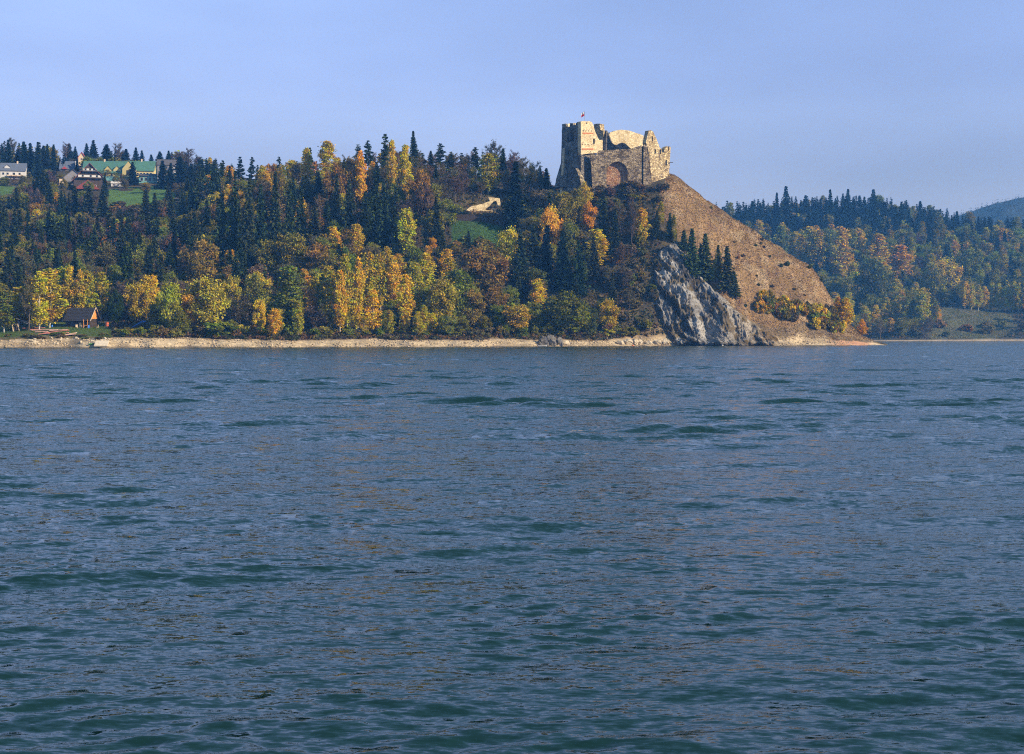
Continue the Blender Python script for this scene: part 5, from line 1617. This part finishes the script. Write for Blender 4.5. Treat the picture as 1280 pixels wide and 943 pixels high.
# openings through which the houses, meadows, the ruin, the castle and the hut are seen: columns and the lowest visible row
CLEAR = [(-4, 34, 226), (-10, 14, 243), (74, 134, 239), (134, 224, 258), (194, 222, 226), (562, 634, 306), (690, 842, 236), (72, 128, 411)]
def scatter(T, x0, x1, d0, d1, sp, mixfn, seed, hs):
    r = random.Random(seed)
    fixed_ = [t for t in trees if t['fixed']]
    fx = np.array([(t['x'], t['Y']) for t in trees])
    Y = 600 + d0
    ys = np.arange(590 if T is NEAR else 1320, 1300 if T is NEAR else 2050, sp)
    for j, yy in enumerate(ys):
        for X in np.arange(wx(x0, yy), wx(x1, yy), sp):
            X2 = X + (j % 2) * sp / 2 + r.uniform(-.42, .42) * sp; Y2 = yy + r.uniform(-.42, .42) * sp
            px = CX + F * X2 / Y2
            d = Y2 - float(T.shore(px))
            if d < d0 or d > d1: continue
            z = float(T.z(px, Y2))
            if z < 1.5: continue
            py = HZ - (z - CAMH) * F / Y2
            if T is NEAR:
                if px > 815: continue
                if px > 800 and py > 300: continue
                if 690 < px < 845 and Y2 > 800: continue
                bad = any(in_poly(np.array([px]), np.array([py]), q)[0] for q in (MEADOW1, MEADOW2, MEADOW2B))
                bad |= px < 142 and d < 62 and d > 0 and py > 398
                bad |= 100 < px < 215 and Y2 < 655
                bad |= (565 < px < 637 and 262 < py < 312)
                bad |= (-5 < px < 222 and 1000 < Y2 < 1105)
                bad |= 130 < px < 225 and 246 < py < 285 and r.random() < 0.65
                bad |= 580 < px < 630 and 254 < py < 270
                if bad: continue
            else:
                if in_poly(np.array([px]), np.array([py]), FARMEADOW)[0]: continue
                if 1165 < px < 1300 and 386 < py: continue
            if len(fx) and np.min(np.hypot(fx[:, 0] - X2, fx[:, 1] - Y2)) < sp * 0.62: continue
            k, c = pick(r, mixfn(px, py, d, Y2))
            lo, hi, wr = hs[k]
            h = r.uniform(lo, hi)
            if T is NEAR and d < 60: h *= 0.82
            s_ = F / Y2
            wpx = h * wr * s_
            top = py - h * s_
            lim = float(np.interp(px, *(SKYN if T is NEAR else SKYF))) + r.uniform(0, 9)
            for (a0, a1, yl) in CLEAR if T is NEAR else ():
                if a0 - wpx * 0.4 < px < a1 + wpx * 0.4 and py > yl: lim = max(lim, yl + r.uniform(0, 5))
            for t in fixed_:
                if t['T'] is T and t['Y'] > Y2 - 1 and abs(t['px'] - px) < (t['w'] * F / t['Y'] + wpx) * 0.36:
                    lim = max(lim, t['py'] - 0.34 * t['h'] * F / t['Y'])
            if top < lim:
                h2 = (py - lim) / s_
                if h2 < 0.45 * lo: continue
                wr = wr * (h / h2) ** 0.4
                h = h2
            add_tree(k, px, Y2, T, h, h * wr * r.uniform(.85, 1.2), c, None, seed=r.randrange(10**6))

scatter(NEAR, -90, 830, 16, 640, 9.2, near_mix, 3,
        dict(spruce=(16, 28, .39), pine=(17, 23, .36), birch=(14, 22, .38), broadleaf=(11, 18, .80), bare=(12, 19, .52)))
scatter(FAR, 872, 1340, 14, 570, 14.0, far_mix, 4,
        dict(spruce=(22, 34, .48), pine=(17, 23, .36), birch=(19, 30, .46), broadleaf=(16, 25, .88), bare=(16, 23, .55)))

# shrubs: along the top of the beach, on the cliff ledges, the golden scrub under the grassy slope
rS = random.Random(77)
def shrub(px, py, wpx, hpx, colour, label=None, T=NEAR):
    Y = T.find(px, py); s = Y / F
    add_tree('shrub', px, Y, T, hpx * s, wpx * s, colour, label, fixed=True)
for i in range(86):
    px = rS.uniform(140, 800)
    shrub(px, rS.uniform(417.5, 421.5), rS.uniform(9, 20), rS.uniform(6, 13), rS.choice(['olive', 'brown', 'russet', 'green', 'olive', 'yellow-green', 'brown']))
for i in range(105):
    t = rS.random()
    px = 946 + 106 * t + rS.uniform(-5, 5)
    py = 376 + 36 * t ** 0.8 + rS.uniform(-7 - 9 * t, 13 - 6 * t)
    shrub(px, min(py, 422), rS.uniform(7, 15), rS.uniform(8, 15), rS.choice(['golden', 'olive', 'russet', 'golden', 'brown', 'russet', 'bright yellow', 'olive', 'brown']))
for (px, py, w) in ((984,333,9),(977,334,7),(1012,336,8),(945,308,5),(951,306,5),(962,322,5),(990,385,7),(1026,352,7),(932,384,6)):
    shrub(px, py, w * 0.8, w * 0.7, 'mossy green')
for i in range(20):
    px = rS.uniform(850, 1040)
    top_ = float(np.interp(px, [850, 880, 920, 960, 1000, 1015, 1030, 1045], [224, 244, 274, 303, 329, 338, 360, 388]))
    low_ = float(np.interp(px, [850, 880, 915, 945, 980, 1045], [300, 335, 380, 400, 415, 420]))
    shrub(px, rS.uniform(top_, low_), rS.uniform(3, 6.5), rS.uniform(2, 4.5), rS.choice(['brown', 'russet', 'olive', 'brown', 'grey-brown']))
for (px, py, w, c_) in ((842,352,12,'olive'),(852,376,14,'brown'),(868,398,12,'olive'),(838,392,14,'russet'),(880,372,13,'olive'),(893,392,12,'brown'),(906,404,11,'russet'),(858,338,11,'mossy green'),(922,412,11,'olive'),(871,352,12,'olive')):
    shrub(px, py, w, w * 0.8, c_)
for i in range(34):
    shrub(rS.uniform(766, 826), rS.uniform(300, 418), rS.uniform(10, 20), rS.uniform(8, 16), rS.choice(['brown', 'russet', 'olive', 'brown']))
for i in range(26):
    shrub(rS.uniform(735, 832), rS.uniform(235, 262), rS.uniform(9, 17), rS.uniform(5, 11), rS.choice(['brown', 'olive', 'brown', 'russet', 'grey-brown']))
shrub(789, 238, 30, 12, 'brown', 'wide brown bush growing before the castle arch')
for i in range(14):
    px = rS.uniform(848, 905)
    shrub(px, 322 + (px - 848) * 0.62 + rS.uniform(-6, 4), rS.uniform(7, 12), rS.uniform(5, 9), rS.choice(['golden', 'olive', 'russet', 'brown']))
for i in range(22):
    shrub(rS.uniform(-5, 140), rS.uniform(419, 424), rS.uniform(6, 12), rS.uniform(3, 5), rS.choice(['olive', 'brown', 'green']))
for i in range(40):
    shrub(rS.uniform(885, 1285), rS.uniform(408, 422), rS.uniform(10, 18), rS.uniform(6, 11), rS.choice(['brown', 'olive', 'russet']), T=FAR)
for i in range(30):
    px = rS.uniform(34, 225)
    Yv = NEAR.find(px, rS.uniform(222, 241)) - 3
    add_tree(rS.choice(['bare', 'broadleaf', 'broadleaf']), px, Yv, NEAR, rS.uniform(5, 9), rS.uniform(4.5, 8), rS.choice(['brown', 'olive', 'grey-brown', 'olive']), None, fixed=True)
for i in range(30):
    shrub(rS.uniform(566, 640), rS.uniform(302, 318), rS.uniform(8, 14), rS.uniform(5, 9), rS.choice(['olive', 'brown', 'green', 'russet']))
for i in range(24):
    shrub(rS.uniform(135, 225), rS.uniform(258, 276), rS.uniform(9, 16), rS.uniform(6, 10), rS.choice(['olive', 'brown', 'brown', 'russet']))

# what of each tree can be seen past the ones before it (coarse coverage raster, nearest first)
def visibility():
    cov = np.zeros((943, 1600), bool)       # columns shifted by 160
    gh = {}
    for t in sorted(trees, key=lambda q: q['Y']):
        T = t['T']
        s = F / t['Y']
        cx, y1 = t['px'] + 160, t['py']
        hh, ww = t['h'] * s, t['w'] * s
        x0, x1 = int(max(0, cx - ww / 2)), int(min(1599, cx + ww / 2 + 1))
        ya, yb = int(max(0, y1 - hh)), int(min(942, y1))
        # the ground itself hides what stands behind a crest
        key = (id(T), int(t['px'] // 6))
        if key not in gh:
            Ys = np.arange(float(T.shore(t['px'])) + 1, float(T.shore(t['px'])) + T.dmax - 2, 3.0)
            gh[key] = (Ys, np.minimum.accumulate(T.py(np.full(Ys.shape, t['px']), Ys)))
        Ys, mn = gh[key]
        g = float(np.interp(t['Y'] - 4, Ys, mn))
        if T is FAR and 840 < t['px'] < 1100:
            Yn = np.arange(float(NEAR.shore(t['px'])) + 1, 900, 4.0)
            g = min(g, float(NEAR.py(np.full(Yn.shape, t['px']), Yn).min()))
        yb = int(min(yb, g))
        if x1 <= x0 or yb <= ya: t['vis'] = 0; continue
        yy, xx = np.mgrid[ya:yb + 1, x0:x1]
        u = (xx + 0.5 - cx) / (ww / 2); v = (y1 - yy) / max(hh, 1)
        if t['kind'] in ('spruce',): m = np.abs(u) < (1.02 - v)
        else: m = u * u + ((v - 0.55) / 0.5) ** 2 < 1
        free = m & ~cov[ya:yb + 1, x0:x1]
        inside = (xx >= 160) & (xx < 1440)
        t['vis'] = int((free & inside).sum())
        t['visall'] = int(free.sum())
        if t['kind'] == 'bare': m = m & (RNG.random(m.shape) < 0.45)
        cov[ya:yb + 1, x0:x1] |= m
visibility()
trees = [t for t in trees if t.get('visall', 0) >= 9 or t['fixed'] and t.get('visall', 0) >= 4]

def plant():
    by = {}
    for t in trees: by.setdefault(t['kind'], []).append(t)
    rest = []
    cnt = {}
    for kind, L in by.items():
        L.sort(key=lambda t: (-(t['label'] is not None), -t['vis']))
        solo = [t for t in L[:285] if t['vis'] >= 6 and (t['T'] is NEAR or t['vis'] > 45 or t['label'])]
        ids = set(map(id, solo))
        rest += [t for t in L if id(t) not in ids]
        cnt[kind] = (len(solo), len(L))
        for t in solo:
            pr = PROTO[kind][t['v'] % len(PROTO[kind])]
            nm, word = NAMES[kind]
            if t['label']: lab, grp = t['label'], None
            else:
                zn = zone(t['T'], t['px'], t['py'], t['Y'])
                big = t['h'] / (26 if kind == 'spruce' else 20 if kind in ('birch', 'pine', 'bare') else 16 if kind == 'broadleaf' else 4)
                size = 'tall ' if big > 1.0 else 'small ' if big < 0.62 else ''
                ar = (t['w'] / t['h']) / {'spruce': .37, 'pine': .36, 'birch': .36, 'broadleaf': .82, 'bare': .52, 'shrub': 1.3}[kind]
                shape = 'slender ' if ar < 0.93 else 'broad ' if ar > 1.1 else ''
                lab = f"{size}{shape}{t['colour']} {word} {zn}"
                grp = f"{size}{shape}{t['colour']} {'birches' if kind == 'birch' else 'spruces' if kind == 'spruce' else word + 's'} {zn}"
            e = bpy.data.objects.new(nm, None)
            e.empty_display_size = 0.5
            e.location = (t['x'], t['Y'], t['z'] - 0.25)
            sx, sz = t['w'] / pr['W'], t['h'] / pr['H']
            e.scale = (sx, sx, sz)
            lean = 0.16 if 'leaning' in lab else 0.0
            e.rotation_euler = (random.uniform(-.03, .03), lean + random.uniform(-.03, .03), t['rz'] if not lean else 0)
            COLL.objects.link(e)
            tag(e, lab, {'birch': 'birch', 'spruce': 'spruce', 'pine': 'pine', 'shrub': 'shrub'}.get(kind, 'tree'), grp)
            tr = bpy.data.objects.new('stem' if kind == 'shrub' else 'trunk', pr['trunk'])
            tr.color = (0.50, 0.47, 0.40, 1) if kind == 'birch' else (0.17, 0.13, 0.10, 1) if kind in ('bare',) else (0.10, 0.075, 0.055, 1)
            link(tr, e)
            cr = bpy.data.objects.new('foliage' if kind == 'shrub' else 'crown', pr['crown'])
            cr.color = (*t['col'], 1)
            link(cr, e)
    print('trees', cnt, 'rest', len(rest))
    # the remaining wood: far hillside, hidden and small crowns, one mass for each hillside
    for T, nm, lab in ((NEAR, 'background_wood', 'small half-hidden trees filling the wooded hillside'), (FAR, 'far_wood', 'hazy mass of distant trees covering the far hillside')):
        VV, FF, CC = {}, {}, {}
        for t in [q for q in rest if q['T'] is T]:
            pr = PROTO[t['kind']][t['v'] % len(PROTO[t['kind']])]
            v, f, c = pr['low']
            sx, sz = t['w'] / pr['W'], t['h'] / pr['H']
            a, b = math.cos(t['rz']), math.sin(t['rz'])
            w = np.stack([(v[:, 0] * a - v[:, 1] * b) * sx + t['x'], (v[:, 0] * b + v[:, 1] * a) * sx + t['Y'], v[:, 2] * sz + t['z']], 1)
            o = sum(len(q) for q in VV.get(0, []))
            VV.setdefault(0, []).append(w); FF.setdefault(0, []).append(f + o); CC.setdefault(0, []).append(np.clip(c, .4, 1.7) * t['col'])
        if VV:
            merged(nm, np.concatenate(VV[0]), np.concatenate(FF[0]), M['leaf'], np.concatenate(CC[0]), label=lab)
plant()

def ground_layer(name, label, T, n, px0, px1, dfn, okfn, size, cols, seed, mat='leaf'):
    r = np.random.default_rng(seed)
    px = r.uniform(px0, px1, n); d = dfn(r, n)
    Y = T.shore(px) + d; Z = T.z(px, Y)
    py = HZ - (Z - CAMH) * F / Y
    ok = okfn(px, py, d, Y, Z)
    px, Y, Z = px[ok], Y[ok], Z[ok]; n = len(px)
    C = np.stack([wx(px, Y), Y, Z + r.uniform(0.05, size[1] * 1.2, n)], 1)
    V, Fq = leaf_cloud(r, C, r.uniform(size[0], size[1], n), 0.2)
    pal = np.array(cols)[(vnoise(C[:, 0] / 7, C[:, 1] / 7, seed) * len(cols) * 0.999).astype(int)]
    merged(name, V, Fq, M[mat], pal * jitter_col(r, n, .15, .4), label=label)

inp = lambda poly, px, py: in_poly(px, py, poly)
ground_layer('undergrowth', 'brown and green undergrowth covering the forest floor', NEAR, 90000, -80, 830, lambda r, n: 11 + r.random(n) ** 1.3 * 260,
             lambda px, py, d, Y, Z: ~(inp(MEADOW1, px, py) | inp(MEADOW2, px, py) | inp(MEADOW2B, px, py) | ((px < 140) & (d < 60)) | ((px > 700) & (Y > 806))), (0.35, 1.1),
             [(0.07, 0.06, 0.03), (0.045, 0.055, 0.022), (0.12, 0.07, 0.03), (0.10, 0.09, 0.03), (0.06, 0.045, 0.03)], 5)
ground_layer('dry_grass', 'dry brown grass tufts on the steep sunlit slope of the castle hill', NEAR, 60000, 815, 1106, lambda r, n: 8 + r.random(n) * 110,
             lambda px, py, d, Y, Z: inp(DRY, px, py), (0.18, 0.46),
             [(0.23, 0.145, 0.06), (0.30, 0.205, 0.09), (0.18, 0.11, 0.05), (0.36, 0.265, 0.13), (0.25, 0.155, 0.055)], 6, 'dry')
ground_layer('far_undergrowth', 'dull undergrowth on the far hillside', FAR, 36000, 872, 1400, lambda r, n: 12 + r.random(n) * 560,
             lambda px, py, d, Y, Z: ~inp(FARMEADOW, px, py), (0.8, 2.0), [(0.07, 0.065, 0.03), (0.05, 0.06, 0.03), (0.10, 0.07, 0.04)], 7)

for nm_, T_, n_q, a0_, a1_, d0_, d1_, polys_, sz_, pal_, lab_ in (
    ('meadow_grass', NEAR, 26000, 555, 645, 80, 180, (MEADOW1,), (0.12, 0.34), [(0.05, 0.10, 0.025), (0.07, 0.12, 0.03), (0.085, 0.11, 0.035)], 'short green grass of the hillside meadow'),
    ('village_grass', NEAR, 20000, -30, 225, 300, 500, (MEADOW2, MEADOW2B), (0.15, 0.42), [(0.085, 0.15, 0.03), (0.10, 0.16, 0.035), (0.12, 0.15, 0.045)], 'short green grass of the village meadow'),
    ('lawn_grass', NEAR, 16000, -30, 142, 10, 60, (LAWN,), (0.08, 0.24), [(0.07, 0.12, 0.025), (0.09, 0.13, 0.03), (0.11, 0.12, 0.04)], 'mown green grass before the wooden hut'),
    ('rough_grass', FAR, 28000, 1150, 1285, 12, 230, (FARMEADOW,), (0.25, 0.75), [(0.17, 0.165, 0.075), (0.20, 0.175, 0.085), (0.13, 0.145, 0.06)], 'rough olive grass of the far meadow')):
    ground_layer(nm_, lab_, T_, n_q, a0_, a1_, lambda r, n: d0_ + (d1_ - d0_) * r.random(n),
                 lambda px, py, d, Y, Z: np.any([inp(q, px, py) for q in polys_], axis=0), sz_, pal_, 31, 'dry')

def mountain_wood():
    r = np.random.default_rng(3)
    n = 6500
    i = r.integers(0, MX.shape[0] - 1, n); j = r.integers(4, MX.shape[1] - 8, n)
    sel = MZ[i, j] > 60
    i, j = i[sel], j[sel]
    v, f, c = PROTO['spruce'][0]['low']
    v = v[:26 * 4]; f = f[:26]; c = c[:26]
    VV, FF, CC = [], [], []
    for k in range(len(i)):
        s = r.uniform(0.4, 0.75)
        VV.append(v * s * np.array([2.2, 2.2, 1]) + np.array([MX[i[k], j[k]] + r.uniform(-8, 8), MY[i[k], j[k]], MZ[i[k], j[k]] - 5])); FF.append(f + k * len(v)); CC.append(np.clip(c, .5, 1.5) * np.array([0.026, 0.036, 0.034]))
    merged('mountain_wood', np.concatenate(VV), np.concatenate(FF), M['leaf'], np.concatenate(CC), label='far-off conifer forest on the blue mountain')
mountain_wood()

# ---------------------------------------------------------------- the air between
def haze():
    bm = bmesh.new()
    add_box(bm, (600, 1770, 193), (5200, 3660, 396))
    m = bpy.data.materials.new('haze'); m.use_nodes = True
    nt = m.node_tree
    nt.nodes.remove(nt.nodes['Principled BSDF'])
    v = nt.nodes.new('ShaderNodeVolumePrincipled')
    v.inputs['Color'].default_value = (0.12, 0.42, 1.0, 1)
    v.inputs['Absorption Color'].default_value = (1, 1, 1, 1)
    v.inputs['Density'].default_value = 0.00014
    v.inputs['Anisotropy'].default_value = 0.1
    nt.links.new(v.outputs[0], nt.nodes['Material Output'].inputs['Volume'])
    o = bm_obj('haze', bm, m)
    tag(o, kind='stuff')
haze()
